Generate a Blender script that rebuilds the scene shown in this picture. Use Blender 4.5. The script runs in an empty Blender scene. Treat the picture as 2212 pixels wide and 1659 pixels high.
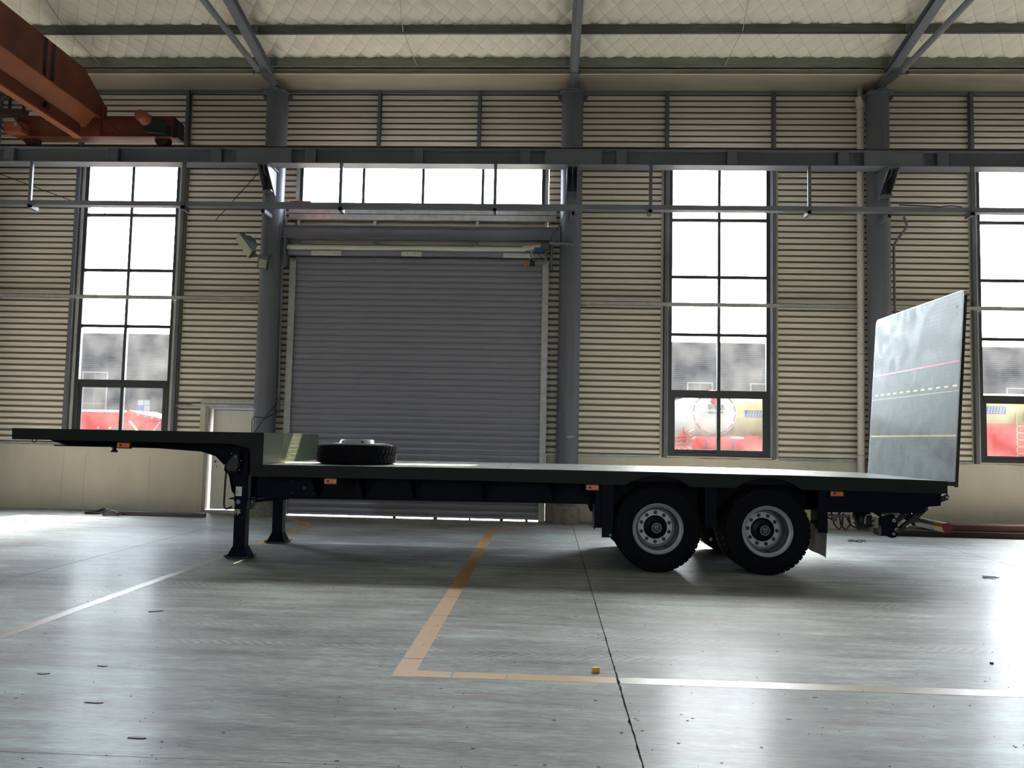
import bpy, bmesh, math, random
from mathutils import Vector, Matrix
PI = math.pi
rnd = random.Random(11)
SC = bpy.context.scene
COL = SC.collection

# ------------------------------------------------------------------ camera, sky, sun, exposure
cam_d = bpy.data.cameras.new('camera'); cam = bpy.data.objects.new('camera', cam_d); COL.objects.link(cam)
cam_d.sensor_width = 36.0; cam_d.lens = 36.0 * 1750.17 / 2212.0; cam_d.clip_start = 0.05; cam_d.clip_end = 600
_r = Vector((0.99884525, 0.04328267, 0.02085117)); _u = Vector((-0.0178441, -0.06873505, 0.99747535)); _f = Vector((-0.0446066, 0.99669559, 0.06788334))
m = Matrix(((_r.x, _u.x, -_f.x, 0), (_r.y, _u.y, -_f.y, 0), (_r.z, _u.z, -_f.z, 1.59036), (0, 0, 0, 1)))
cam.matrix_world = m
SC.camera = cam
SKY_STRENGTH = 2.0
SUN_ENERGY = 32.0
SC.view_settings.view_transform = 'Standard'; SC.view_settings.look = 'None'
SC.view_settings.exposure = 1.16; SC.view_settings.gamma = 1.0; SC.view_settings.use_curve_mapping = False
w = bpy.data.worlds.new('hazy_sky'); SC.world = w; w.use_nodes = True
nt = w.node_tree; bg = nt.nodes['Background']; bg.inputs[1].default_value = SKY_STRENGTH
sky = nt.nodes.new('ShaderNodeTexSky'); sky.sky_type = 'NISHITA'; sky.sun_disc = False; sky.sun_elevation = math.radians(46.7); sky.sun_rotation = math.radians(9.0)
sky.dust_density = 3.0; sky.air_density = 1.0; sky.ozone_density = 1.0
hs = nt.nodes.new('ShaderNodeHueSaturation'); hs.inputs['Saturation'].default_value = 0.45      # thin haze washes the blue out
nt.links.new(sky.outputs[0], hs.inputs['Color']); nt.links.new(hs.outputs[0], bg.inputs[0])
sd = bpy.data.lights.new('sun', 'SUN'); sd.energy = SUN_ENERGY; sd.angle = math.radians(0.6); sd.color = (1.0, 0.80, 0.55)
sun = bpy.data.objects.new('sun', sd); COL.objects.link(sun); sun.location = (5, 60, 60)
sun.rotation_euler = Vector((-0.147, -0.93, -1.0)).to_track_quat('-Z', 'Y').to_euler()
try:
    SC.cycles.use_denoising = True
    SC.cycles.max_bounces = 12; SC.cycles.diffuse_bounces = 8; SC.cycles.glossy_bounces = 4
    SC.cycles.transparent_max_bounces = 12; SC.cycles.sample_clamp_indirect = 12.0; SC.cycles.blur_glossy = 1.0
    SC.cycles.caustics_reflective = False; SC.cycles.caustics_refractive = False
except Exception:
    pass
def portal(x, z, sx, sz, y, inward=-1):
    d = bpy.data.lights.new('window_portal', 'AREA'); d.shape = 'RECTANGLE'; d.size = sx; d.size_y = sz
    o = bpy.data.objects.new('window_portal', d); COL.objects.link(o); o.location = (x, y, z)
    o.rotation_euler = Vector((0, inward, 0)).to_track_quat('-Z', 'Z').to_euler()
    d.cycles.is_portal = True

# ------------------------------------------------------------------ materials
def lin(c): return tuple(((v / 12.92) if v <= 0.04045 else ((v + 0.055) / 1.055) ** 2.4) for v in c)
MATS = {}
def mat(name, rgb, rough=0.6, metal=0.0, var=0.12, vscale=3.0, stretch=(1, 1, 1), bump=0.0, bscale=40.0, spec=0.5, emit=0, coat=0):
    """plain procedural material: base colour varied by stretched noise, roughness varied, optional fine bump. rgb is sRGB"""
    if name in MATS: return MATS[name]
    mt = bpy.data.materials.new(name); mt.use_nodes = True; n = mt.node_tree; N = n.nodes; L = n.links
    b = N['Principled BSDF']; c = lin(rgb)
    tc = N.new('ShaderNodeTexCoord'); mp = N.new('ShaderNodeMapping'); mp.inputs['Scale'].default_value = stretch
    L.new(tc.outputs['Object'], mp.inputs[0])
    no = N.new('ShaderNodeTexNoise'); no.inputs['Scale'].default_value = vscale; no.inputs['Detail'].default_value = 6; no.inputs['Roughness'].default_value = 0.6
    L.new(mp.outputs[0], no.inputs['Vector'])
    cr = N.new('ShaderNodeValToRGB'); e = cr.color_ramp.elements
    e[0].position = 0.3; e[1].position = 0.7
    e[0].color = tuple(max(0, v * (1 - var)) for v in c) + (1,); e[1].color = tuple(min(1, v * (1 + var)) for v in c) + (1,)
    L.new(no.outputs['Fac'], cr.inputs[0]); L.new(cr.outputs[0], b.inputs['Base Color'])
    mr = N.new('ShaderNodeMapRange'); mr.inputs[3].default_value = max(0.03, rough - 0.08); mr.inputs[4].default_value = min(1, rough + 0.08)
    L.new(no.outputs['Fac'], mr.inputs[0]); L.new(mr.outputs[0], b.inputs['Roughness'])
    b.inputs['Metallic'].default_value = metal; b.inputs['Specular IOR Level'].default_value = spec
    if coat: b.inputs['Coat Weight'].default_value = coat
    if emit:
        b.inputs['Emission Color'].default_value = c + (1,); b.inputs['Emission Strength'].default_value = emit
    if bump:
        n2 = N.new('ShaderNodeTexNoise'); n2.inputs['Scale'].default_value = bscale; n2.inputs['Detail'].default_value = 4
        L.new(tc.outputs['Object'], n2.inputs['Vector'])
        bp = N.new('ShaderNodeBump'); bp.inputs['Strength'].default_value = bump; bp.inputs['Distance'].default_value = 0.01
        L.new(n2.outputs['Fac'], bp.inputs['Height']); L.new(bp.outputs[0], b.inputs['Normal'])
    MATS[name] = mt; return mt

M_sheet = mat('cream_sheet', (0.87, 0.845, 0.80), 0.42, 0, 0.05, 1.2, (0.4, 1, 6), spec=0.5)
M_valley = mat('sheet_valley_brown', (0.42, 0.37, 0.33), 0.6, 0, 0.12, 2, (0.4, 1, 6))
M_flash = mat('cream_flashing', (0.72, 0.69, 0.62), 0.4, 0, 0.06, 3)
M_column = mat('slate_paint', (0.38, 0.395, 0.44), 0.42, 0, 0.10, 2, (1, 1, 0.4), bump=0.05, bscale=60)
M_beam = mat('slate_beam_paint', (0.44, 0.455, 0.50), 0.45, 0, 0.10, 2, (0.5, 1, 1), bump=0.05)
M_galv = mat('galvanised_steel', (0.68, 0.685, 0.68), 0.42, 0.3, 0.18, 9, (1, 1, 1), bump=0.04, bscale=90)
M_purlin = mat('galvanised_purlin', (0.40, 0.41, 0.40), 0.42, 0.5, 0.18, 4, (0.3, 1, 1))
M_eave = mat('eave_purlin_zinc', (0.53, 0.53, 0.50), 0.45, 0.4, 0.15, 4, (0.3, 1, 1))
M_gutter = mat('gutter_steel', (0.66, 0.62, 0.57), 0.45, 0.2, 0.12, 2, (0.3, 3, 1))
M_quilt = mat('quilted_foil', (0.90, 0.88, 0.84), 0.7, 0, 0.03, 4, bump=0.05, bscale=9, spec=0.2)
M_dado = mat('painted_plaster', (0.75, 0.72, 0.665), 0.75, 0, 0.07, 2.5, (1, 1, 0.5), bump=0.15, bscale=12)
M_plinth = mat('bare_concrete', (0.50, 0.49, 0.46), 0.85, 0, 0.35, 9, bump=0.4, bscale=30)
M_frame = mat('window_frame_dark', (0.22, 0.23, 0.24), 0.4, 0.2, 0.1, 5)
M_shutter = mat('shutter_grey', (0.53, 0.53, 0.575), 0.40, 0.15, 0.06, 2, (0.3, 1, 8))
M_orange = mat('crane_orange', (0.56, 0.31, 0.20), 0.5, 0, 0.22, 2.5, (1, 0.5, 1), bump=0.05)
M_orange2 = mat('crane_orange_shade', (0.42, 0.205, 0.145), 0.5, 0, 0.3, 3, (0.6, 1, 1))  # same paint as the lit undersides, with shade put into the colour
M_rust = mat('rusty_rail', (0.24, 0.17, 0.15), 0.7, 0.3, 0.3, 12)
M_black = mat('black_paint', (0.07, 0.07, 0.08), 0.5, 0, 0.2, 6)
M_navy = mat('chassis_navy', (0.02, 0.035, 0.095), 0.5, 0, 0.15, 3, spec=0.1)
M_green = mat('trailer_green', (0.10, 0.14, 0.125), 0.5, 0, 0.10, 2.5, (0.6, 1, 2), spec=0.15)
M_rubber = mat('tyre_rubber', (0.055, 0.058, 0.075), 0.8, 0, 0.12, 20, bump=0.1, bscale=120, spec=0.15)
M_rim = mat('rim_silver', (0.66, 0.68, 0.70), 0.38, 0.35, 0.08, 12)
M_barrel = mat('rim_barrel_grey', (0.36, 0.38, 0.42), 0.45, 0.2, 0.1, 12)
M_hub = mat('hub_black', (0.06, 0.065, 0.08), 0.4, 0.1, 0.2, 20)
M_white = mat('white_paint', (0.85, 0.85, 0.83), 0.5, 0, 0.05, 5)
M_amber = mat('amber_reflector', (0.88, 0.40, 0.10), 0.3, 0, 0.12, 60, spec=0.6)
M_red = mat('red_plastic', (0.45, 0.02, 0.14), 0.4, 0, 0.05, 10)
M_chrome = mat('chrome_rod', (0.85, 0.86, 0.88), 0.15, 1.0, 0.03, 10)
M_pvc = mat('pvc_pipe', (0.84, 0.80, 0.765), 0.5, 0, 0.06, 3, (1, 1, 0.4))
M_cable = mat('cable_black', (0.07, 0.065, 0.07), 0.6, 0, 0.1, 10)
M_timber = mat('dark_timber', (0.15, 0.085, 0.075), 0.85, 0, 0.35, 5, (0.4, 3, 6), bump=0.2)
M_timber2 = mat('worn_timber', (0.25, 0.14, 0.09), 0.85, 0, 0.4, 5, (0.5, 3, 6), bump=0.2)
M_glassl = mat('lamp_glass', (0.58, 0.61, 0.54), 0.2, 0, 0.1, 20)
M_lampb = mat('lamp_body', (0.33, 0.33, 0.34), 0.45, 0.4, 0.1, 10)
M_blue = mat('blue_plastic', (0.10, 0.30, 0.55), 0.4, 0, 0.1, 10)
M_orangep = mat('orange_plastic', (0.80, 0.36, 0.18), 0.5, 0, 0.1, 10)
M_leaf = mat('door_white', (0.84, 0.83, 0.79), 0.5, 0, 0.05, 2, (1, 1, 1))
M_flap = mat('mudflap_grey', (0.74, 0.72, 0.70), 0.7, 0, 0.2, 8)
M_greenp = mat('green_plastic', (0.10, 0.55, 0.27), 0.4, 0, 0.1, 10)
M_yellow = mat('yellow_plastic', (0.85, 0.62, 0.10), 0.5, 0, 0.2, 30)
M_ybelt = mat('yellow_tape', (0.85, 0.66, 0.25), 0.5, 0, 0.15, 20)
M_door = mat('door_frame_steel', (0.55, 0.54, 0.51), 0.5, 0.3, 0.15, 8)
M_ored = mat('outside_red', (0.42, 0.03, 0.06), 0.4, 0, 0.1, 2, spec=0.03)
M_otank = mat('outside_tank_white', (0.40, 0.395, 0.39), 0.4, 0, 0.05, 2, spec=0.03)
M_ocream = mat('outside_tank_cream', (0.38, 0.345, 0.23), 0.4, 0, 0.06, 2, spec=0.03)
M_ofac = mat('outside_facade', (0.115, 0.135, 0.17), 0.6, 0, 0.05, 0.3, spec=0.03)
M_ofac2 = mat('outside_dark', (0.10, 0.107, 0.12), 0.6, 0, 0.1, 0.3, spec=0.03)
M_ogr = mat('yard_concrete', (0.26, 0.26, 0.25), 0.85, 0, 0.1, 0.5, spec=0.03)
M_owhite = mat('outside_white', (0.30, 0.30, 0.30), 0.6, 0, 0.05, 2, spec=0.03); M_oblue = mat('outside_blue', (0.05, 0.13, 0.30), 0.5, 0, 0.05, 2, spec=0.03)
M_otyre = mat('outside_tyre', (0.17, 0.17, 0.18), 0.8, 0, 0.1, 3, spec=0.03)

def quilt_seams():
    """base colour darkened in thin lines along the diamond seams"""
    mt = M_quilt; n = mt.node_tree; N = n.nodes; L = n.links; b = N['Principled BSDF']
    tc = N.new('ShaderNodeTexCoord'); sp = N.new('ShaderNodeSeparateXYZ'); L.new(tc.outputs['Object'], sp.inputs[0])
    def m_(op, a, c=None):
        x = N.new('ShaderNodeMath'); x.operation = op
        for i, v in enumerate((a, c)):
            if v is None: continue
            if isinstance(v, (int, float)): x.inputs[i].default_value = v
            else: L.new(v, x.inputs[i])
        return x.outputs[0]
    u = m_('MULTIPLY', sp.outputs[0], PI / 2 / 0.178); v = m_('MULTIPLY', m_('SUBTRACT', 14.28, sp.outputs[1]), PI / 2 / 0.265)
    q = m_('MINIMUM', m_('ABSOLUTE', m_('SINE', m_('ADD', u, v))), m_('ABSOLUTE', m_('SINE', m_('SUBTRACT', u, v))))
    mr = N.new('ShaderNodeMapRange'); mr.inputs[1].default_value = 0.03; mr.inputs[2].default_value = 0.08; mr.inputs[3].default_value = 0.72; mr.inputs[4].default_value = 1.0; L.new(q, mr.inputs[0])
    old = b.inputs['Base Color'].links[0].from_socket
    mx = N.new('ShaderNodeMix'); mx.data_type = 'RGBA'; mx.blend_type = 'MULTIPLY'; mx.inputs[0].default_value = 1.0
    L.new(old, mx.inputs[6]); L.new(mr.outputs[0], mx.inputs[7]); L.new(mx.outputs[2], b.inputs['Base Color'])
quilt_seams()
def glass_mat():
    mt = bpy.data.materials.new('dusty_window_glass'); mt.use_nodes = True; n = mt.node_tree; N = n.nodes; L = n.links
    N.remove(N['Principled BSDF']); out = N['Material Output']
    tr = N.new('ShaderNodeBsdfTransparent'); tr.inputs[0].default_value = (0.93, 0.96, 0.97, 1)
    gl = N.new('ShaderNodeBsdfGlossy'); gl.inputs['Roughness'].default_value = 0.05
    tl = N.new('ShaderNodeBsdfTranslucent'); tl.inputs[0].default_value = (0.85, 0.87, 0.88, 1)
    no = N.new('ShaderNodeTexNoise'); no.inputs['Scale'].default_value = 1.6; no.inputs['Detail'].default_value = 6
    tc = N.new('ShaderNodeTexCoord'); L.new(tc.outputs['Object'], no.inputs['Vector'])
    mr = N.new('ShaderNodeMapRange'); mr.inputs[1].default_value = 0.35; mr.inputs[2].default_value = 0.75; mr.inputs[3].default_value = 0.003; mr.inputs[4].default_value = 0.014
    L.new(no.outputs['Fac'], mr.inputs[0])
    m1 = N.new('ShaderNodeMixShader'); m1.inputs[0].default_value = 0.05; L.new(tr.outputs[0], m1.inputs[1]); L.new(gl.outputs[0], m1.inputs[2])
    m2 = N.new('ShaderNodeMixShader'); L.new(mr.outputs[0], m2.inputs[0]); L.new(m1.outputs[0], m2.inputs[1]); L.new(tl.outputs[0], m2.inputs[2])
    L.new(m2.outputs[0], out.inputs[0]); return mt
M_glass = glass_mat()

def floor_mat():
    mt = bpy.data.materials.new('polished_concrete'); mt.use_nodes = True; n = mt.node_tree; N = n.nodes; L = n.links; b = N['Principled BSDF']
    tc = N.new('ShaderNodeTexCoord')
    def noise(scale, sx, sy, detail=6, rough=0.6):
        mp = N.new('ShaderNodeMapping'); mp.inputs['Scale'].default_value = (sx, sy, 1); L.new(tc.outputs['Object'], mp.inputs[0])
        no = N.new('ShaderNodeTexNoise'); no.inputs['Scale'].default_value = scale; no.inputs['Detail'].default_value = detail; no.inputs['Roughness'].default_value = rough
        L.new(mp.outputs[0], no.inputs['Vector']); return no.outputs['Fac']
    def math_(op, a, bb=None, c=None, clamp=False):
        x = N.new('ShaderNodeMath'); x.operation = op; x.use_clamp = clamp
        for i, v in enumerate((a, bb, c)):
            if v is None: continue
            if isinstance(v, (int, float)): x.inputs[i].default_value = v
            else: L.new(v, x.inputs[i])
        return x.outputs[0]
    def rng(v, a, c, d, e):
        x = N.new('ShaderNodeMapRange'); x.inputs[1].default_value = a; x.inputs[2].default_value = c; x.inputs[3].default_value = d; x.inputs[4].default_value = e
        L.new(v, x.inputs[0]); return x.outputs[0]
    streak = noise(2.2, 0.45, 3.2, 8, 0.65); blot = noise(0.5, 1, 1.4, 4); fine = noise(18, 0.5, 2.5, 5, 0.7)
    # tyre-print bands running along x: chevron marks
    sep = N.new('ShaderNodeSeparateXYZ'); L.new(tc.outputs['Object'], sep.inputs[0])
    bands = None
    for cy, hw in ((8.45, 0.13), (7.98, 0.13), (6.75, 0.13), (6.15, 0.12), (9.9, 0.1)):
        d = math_('ABSOLUTE', math_('SUBTRACT', sep.outputs[1], cy))
        msk = rng(d, hw, hw * 0.8, 0, 1)
        ch = math_('SINE', math_('MULTIPLY', math_('ADD', sep.outputs[0], d), 2 * PI / 0.085))
        v = math_('MULTIPLY', msk, rng(ch, -0.2, 0.5, 0, 1))
        bands = v if bands is None else math_('MAXIMUM', bands, v)
    bands = math_('MULTIPLY', bands, rng(noise(1.4, 0.5, 1.5, 3), 0.42, 0.62, 0, 1))
    val = math_('ADD', math_('ADD', math_('MULTIPLY', streak, 0.34), math_('MULTIPLY', blot, 0.34)), math_('MULTIPLY', fine, 0.32))
    cr = N.new('ShaderNodeValToRGB'); e = cr.color_ramp.elements
    e[0].position = 0.40; e[0].color = lin((0.41, 0.42, 0.42)) + (1,); e[1].position = 0.61; e[1].color = lin((0.70, 0.76, 0.74)) + (1,)
    k = cr.color_ramp.elements.new(0.5); k.color = lin((0.57, 0.575, 0.57)) + (1,)
    L.new(val, cr.inputs[0])
    mx = N.new('ShaderNodeMix'); mx.data_type = 'RGBA'; mx.inputs[7].default_value = lin((0.79, 0.79, 0.76)) + (1,)
    L.new(math_('MULTIPLY', bands, 0.35), mx.inputs[0]); L.new(cr.outputs[0], mx.inputs[6]); L.new(mx.outputs[2], b.inputs['Base Color'])
    rg = math_('ADD', rng(streak, 0.35, 0.65, 0.50, 0.62), rng(fine, 0.35, 0.65, -0.06, 0.08))
    L.new(rg, b.inputs['Roughness']); b.inputs['Specular IOR Level'].default_value = 0.10
    b.inputs['Coat IOR'].default_value = 1.5
    L.new(math_('ADD', rng(streak, 0.38, 0.62, 0.055, 0.12), rng(fine, 0.35, 0.65, -0.02, 0.03)), b.inputs['Coat Weight']); L.new(rng(streak, 0.35, 0.65, 0.17, 0.28), b.inputs['Coat Roughness'])
    bp = N.new('ShaderNodeBump'); bp.inputs['Strength'].default_value = 0.10; bp.inputs['Distance'].default_value = 0.010
    L.new(math_('ADD', math_('MULTIPLY', noise(5, 0.7, 2.4, 5), 0.6), math_('MULTIPLY', fine, 0.12)), bp.inputs['Height']); L.new(bp.outputs[0], b.inputs['Normal']); L.new(bp.outputs[0], b.inputs['Coat Normal'])
    return mt
M_floor = floor_mat()

def line_mat():
    """worn yellow floor paint, the concrete shows where it has rubbed off"""
    mt = bpy.data.materials.new('worn_yellow_line'); mt.use_nodes = True; n = mt.node_tree; N = n.nodes; L = n.links; b = N['Principled BSDF']
    tc = N.new('ShaderNodeTexCoord'); mp = N.new('ShaderNodeMapping'); mp.inputs['Scale'].default_value = (0.8, 3, 1); L.new(tc.outputs['Object'], mp.inputs[0])
    no = N.new('ShaderNodeTexNoise'); no.inputs['Scale'].default_value = 3.5; no.inputs['Detail'].default_value = 8; no.inputs['Roughness'].default_value = 0.7; L.new(mp.outputs[0], no.inputs['Vector'])
    cr = N.new('ShaderNodeValToRGB'); e = cr.color_ramp.elements; e[0].position = 0.40; e[0].color = lin((0.72, 0.52, 0.28)) + (1,); e[1].position = 0.66; e[1].color = lin((0.66, 0.55, 0.41)) + (1,)
    L.new(no.outputs['Fac'], cr.inputs[0]); L.new(cr.outputs[0], b.inputs['Base Color']); b.inputs['Roughness'].default_value = 0.42
    return mt
M_line = line_mat()
M_linef = mat('faded_yellow_line', (0.54, 0.49, 0.41), 0.4, 0, 0.12, 4, (0.8, 3, 1))

def tread_mat(name, rgb, metal, rough, cell, strength, blotch=0.1, refl_blur=False):
    """diamond tread plate: raised bars in alternating directions as relief"""
    mt = bpy.data.materials.new(name); mt.use_nodes = True; n = mt.node_tree; N = n.nodes; L = n.links; b = N['Principled BSDF']
    tc = N.new('ShaderNodeTexCoord'); c = lin(rgb)
    uv = N.new('ShaderNodeUVMap')
    sep = N.new('ShaderNodeSeparateXYZ'); L.new(uv.outputs[0], sep.inputs[0])
    def m_(op, a, bb=None):
        x = N.new('ShaderNodeMath'); x.operation = op
        for i, v in enumerate((a, bb)):
            if v is None: continue
            if isinstance(v, (int, float)): x.inputs[i].default_value = v
            else: L.new(v, x.inputs[i])
        return x.outputs[0]
    def bars(sgn, off):
        u = m_('ADD', m_('MULTIPLY', sep.outputs[0], 1 / cell), off); v = m_('ADD', m_('MULTIPLY', sep.outputs[1], 1 / cell), off)
        fu = m_('SUBTRACT', m_('FRACT', u), 0.5); fv = m_('SUBTRACT', m_('FRACT', v), 0.5)
        a = m_('ABSOLUTE', m_('ADD', fu, m_('MULTIPLY', fv, sgn))); bb = m_('ABSOLUTE', m_('SUBTRACT', fu, m_('MULTIPLY', fv, sgn)))
        x = N.new('ShaderNodeMapRange'); x.inputs[1].default_value = 1.0; x.inputs[2].default_value = 0.75; L.new(m_('ADD', m_('MULTIPLY', a, 6.0), m_('MULTIPLY', bb, 1.6)), x.inputs[0])
        return x.outputs[0]
    hgt = m_('MAXIMUM', bars(1, 0.0), bars(-1, 0.5))
    no = N.new('ShaderNodeTexNoise'); no.inputs['Scale'].default_value = 2.2 if refl_blur else 1.7; no.inputs['Detail'].default_value = 5; no.inputs['Distortion'].default_value = 1.6 if refl_blur else 0.0; L.new(tc.outputs['Object'], no.inputs['Vector'])
    cr = N.new('ShaderNodeValToRGB'); e = cr.color_ramp.elements; e[0].position = 0.35; e[1].position = 0.68
    e[0].color = tuple(v * (1 - blotch) for v in c) + (1,); e[1].color = tuple(min(1, v * (1 + blotch)) for v in c) + (1,)
    L.new(no.outputs['Fac'], cr.inputs[0])
    wr = N.new('ShaderNodeMapRange'); wr.inputs[3].default_value = 0.72; wr.inputs[4].default_value = 1.35; L.new(hgt, wr.inputs[0])
    mw = N.new('ShaderNodeMix'); mw.data_type = 'RGBA'; mw.blend_type = 'MULTIPLY'; mw.inputs[0].default_value = 1.0; L.new(cr.outputs[0], mw.inputs[6]); L.new(wr.outputs[0], mw.inputs[7]); L.new(mw.outputs[2], b.inputs['Base Color'])
    b.inputs['Metallic'].default_value = metal
    mr = N.new('ShaderNodeMapRange'); mr.inputs[1].default_value = 0.3; mr.inputs[2].default_value = 0.7; mr.inputs[3].default_value = rough - 0.07; mr.inputs[4].default_value = rough + 0.1; L.new(no.outputs['Fac'], mr.inputs[0]); L.new(mr.outputs[0], b.inputs['Roughness'])
    bp = N.new('ShaderNodeBump'); bp.inputs['Strength'].default_value = strength; bp.inputs['Distance'].default_value = 0.003 if rough > 0.41 else 0.008
    L.new(hgt, bp.inputs['Height']); L.new(bp.outputs[0], b.inputs['Normal'])
    return mt
M_deck = tread_mat('deck_tread_plate', (0.52, 0.55, 0.53), 0.35, 0.40, 0.09, 1.0)
M_head = tread_mat('headboard_tread_plate', (0.26, 0.31, 0.23), 0.15, 0.40, 0.055, 1.0)
M_gate = tread_mat('gate_tread_plate', (0.37, 0.40, 0.40), 0.5, 0.46, 0.055, 1.0, 0.38, True)  # strong warped blotches paint blurred reflections into the plate colour

# ------------------------------------------------------------------ mesh building
ORG = {}
class MB:
    def __init__(s): s.v = []; s.f = []; s.sm = []; s.mi = []; s.m = 0
    def add(s, vs, fs, smooth=False):
        k = len(s.v); s.v += [tuple(v) for v in vs]
        for f in fs: s.f.append(tuple(i + k for i in f)); s.sm.append(smooth); s.mi.append(s.m)
        return s
    def box(s, x0, x1, y0, y1, z0, z1, M=None):
        vs = [Vector(p) for p in ((x0, y0, z0), (x1, y0, z0), (x1, y1, z0), (x0, y1, z0), (x0, y0, z1), (x1, y0, z1), (x1, y1, z1), (x0, y1, z1))]
        if M is not None: vs = [M @ v for v in vs]
        return s.add(vs, [(0, 3, 2, 1), (4, 5, 6, 7), (0, 1, 5, 4), (1, 2, 6, 5), (2, 3, 7, 6), (3, 0, 4, 7)])
    def prism(s, poly, a, b, axis='y', M=None):
        def P(p, t): return Vector((p[0], t, p[1])) if axis == 'y' else (Vector((t, p[0], p[1])) if axis == 'x' else Vector((p[0], p[1], t)))
        n = len(poly); vs = [P(p, a) for p in poly] + [P(p, b) for p in poly]
        if M is not None: vs = [M @ v for v in vs]
        return s.add(vs, [tuple(range(n)), tuple(range(2 * n - 1, n - 1, -1))] + [(i, (i + 1) % n, n + (i + 1) % n, n + i) for i in range(n)])
    def cyl(s, p0, p1, r, n=14, r2=None, cap=True):
        p0 = Vector(p0); p1 = Vector(p1); d = (p1 - p0).normalized(); a = d.orthogonal().normalized(); c = d.cross(a); r2 = r if r2 is None else r2
        vs = []
        for p, q in ((p0, r), (p1, r2)):
            for i in range(n): t = 2 * PI * i / n; vs.append(p + a * (q * math.cos(t)) + c * (q * math.sin(t)))
        s.add(vs, [(i, (i + 1) % n, n + (i + 1) % n, n + i) for i in range(n)], True)
        if cap: s.add(vs[:n], [tuple(range(n))[::-1]]); s.add(vs[n:], [tuple(range(n))])
        return s
    def tube(s, pts, r, n=8):
        pts = [Vector(p) for p in pts]; rings = []; prev = None
        for i, p in enumerate(pts):
            d = (pts[min(i + 1, len(pts) - 1)] - pts[max(i - 1, 0)]).normalized()
            a = d.orthogonal().normalized() if prev is None else (prev - d * prev.dot(d)).normalized()
            prev = a; c = d.cross(a); rings.append([p + a * (r * math.cos(2 * PI * k / n)) + c * (r * math.sin(2 * PI * k / n)) for k in range(n)])
        vs = [v for q in rings for v in q]; fs = []
        for i in range(len(pts) - 1):
            for k in range(n): fs.append((i * n + k, i * n + (k + 1) % n, (i + 1) * n + (k + 1) % n, (i + 1) * n + k))
        s.add(vs, fs, True); s.add(rings[0], [tuple(range(n))]); s.add(rings[-1], [tuple(range(n))]); return s
    def lathe(s, prof, c=(0, 0, 0), axis='y', n=48, close=False):
        vs = []; c = Vector(c)
        for r, a in prof:
            for i in range(n):
                t = 2 * PI * i / n
                if axis == 'y': vs.append(c + Vector((r * math.cos(t), a, r * math.sin(t))))
                elif axis == 'z': vs.append(c + Vector((r * math.cos(t), r * math.sin(t), a)))
                else: vs.append(c + Vector((a, r * math.cos(t), r * math.sin(t))))
        fs = []; m_ = len(prof)
        for j in range(m_ if close else m_ - 1):
            j2 = (j + 1) % m_
            for i in range(n): fs.append((j * n + i, j * n + (i + 1) % n, j2 * n + (i + 1) % n, j2 * n + i))
        return s.add(vs, fs, True)
    def mesh(s, name, mats, org=(0, 0, 0), recalc=True):
        me = bpy.data.meshes.new(name); o = Vector(org)
        me.from_pydata([tuple(Vector(v) - o) for v in s.v], [], s.f)
        for p, a, i in zip(me.polygons, s.sm, s.mi): p.use_smooth = a; p.material_index = i
        for mm in (mats if isinstance(mats, (list, tuple)) else [mats]): me.materials.append(mm)
        if recalc:
            b = bmesh.new(); b.from_mesh(me); bmesh.ops.recalc_face_normals(b, faces=b.faces); b.to_mesh(me); b.free()
        if any(s.sm): me.set_sharp_from_angle(angle=math.radians(38))
        me.update(); return me
    def build(s, name, mats, parent=None, org=None, **kw):
        if parent is not None: org = ORG.get(parent.name, Vector((0, 0, 0)))
        org = Vector(org) if org is not None else Vector((0, 0, 0))
        me = s.mesh(name, mats, org, **kw); o = bpy.data.objects.new(name, me); COL.objects.link(o)
        if parent is not None: o.parent = parent
        else: o.location = org
        ORG[o.name] = org; return o
def tag(o, label=None, cat=None, group=None, kind=None):
    if label: o['label'] = label
    if cat: o['category'] = cat
    if group: o['group'] = group
    if kind: o['kind'] = kind
    return o
def thing(name, label, cat, loc, group=None, rz=0, local=False, kind='thing'):
    o = bpy.data.objects.new(name, None); COL.objects.link(o); o.location = loc; o.rotation_euler = (0, 0, rz); o.empty_display_size = 0.1
    ORG[o.name] = Vector((0, 0, 0)) if local else Vector(loc)
    return tag(o, label, cat, group, kind)
def struct(name, loc=(0, 0, 0)):
    o = bpy.data.objects.new(name, None); COL.objects.link(o); o.location = loc; ORG[o.name] = Vector(loc); o['kind'] = 'structure'; return o
def dup(root, loc, rz=None, label=None, group=None):
    def cp(o, par):
        c = o.copy(); COL.objects.link(c); ORG[c.name] = ORG.get(o.name, Vector((0, 0, 0)))
        if par is not None: c.parent = par
        for ch in list(o.children): cp(ch, c)
        return c
    r = cp(root, None); r.location = loc
    if rz is not None: r.rotation_euler = (0, 0, rz)
    if label: r['label'] = label
    if group: r['group'] = group
    return r
def grid(name, xs, ys, fn, mt, parent=None, uvs=None, org=None):
    """regular surface: fn(x, y) -> point; uv in metres for the tread relief"""
    nx, ny = len(xs), len(ys); vs = [fn(x, y) for y in ys for x in xs]
    fs = [(j * nx + i, j * nx + i + 1, (j + 1) * nx + i + 1, (j + 1) * nx + i) for j in range(ny - 1) for i in range(nx - 1)]
    b = MB(); b.add(vs, fs, True); o = b.build(name, mt, parent, org, recalc=False)
    uv = o.data.uv_layers.new(name='UVMap'); d = uv.data
    for p in o.data.polygons:
        for li, vi in zip(p.loop_indices, p.vertices): d[li].uv = (xs[vi % nx], ys[vi // nx])
    return o
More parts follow.
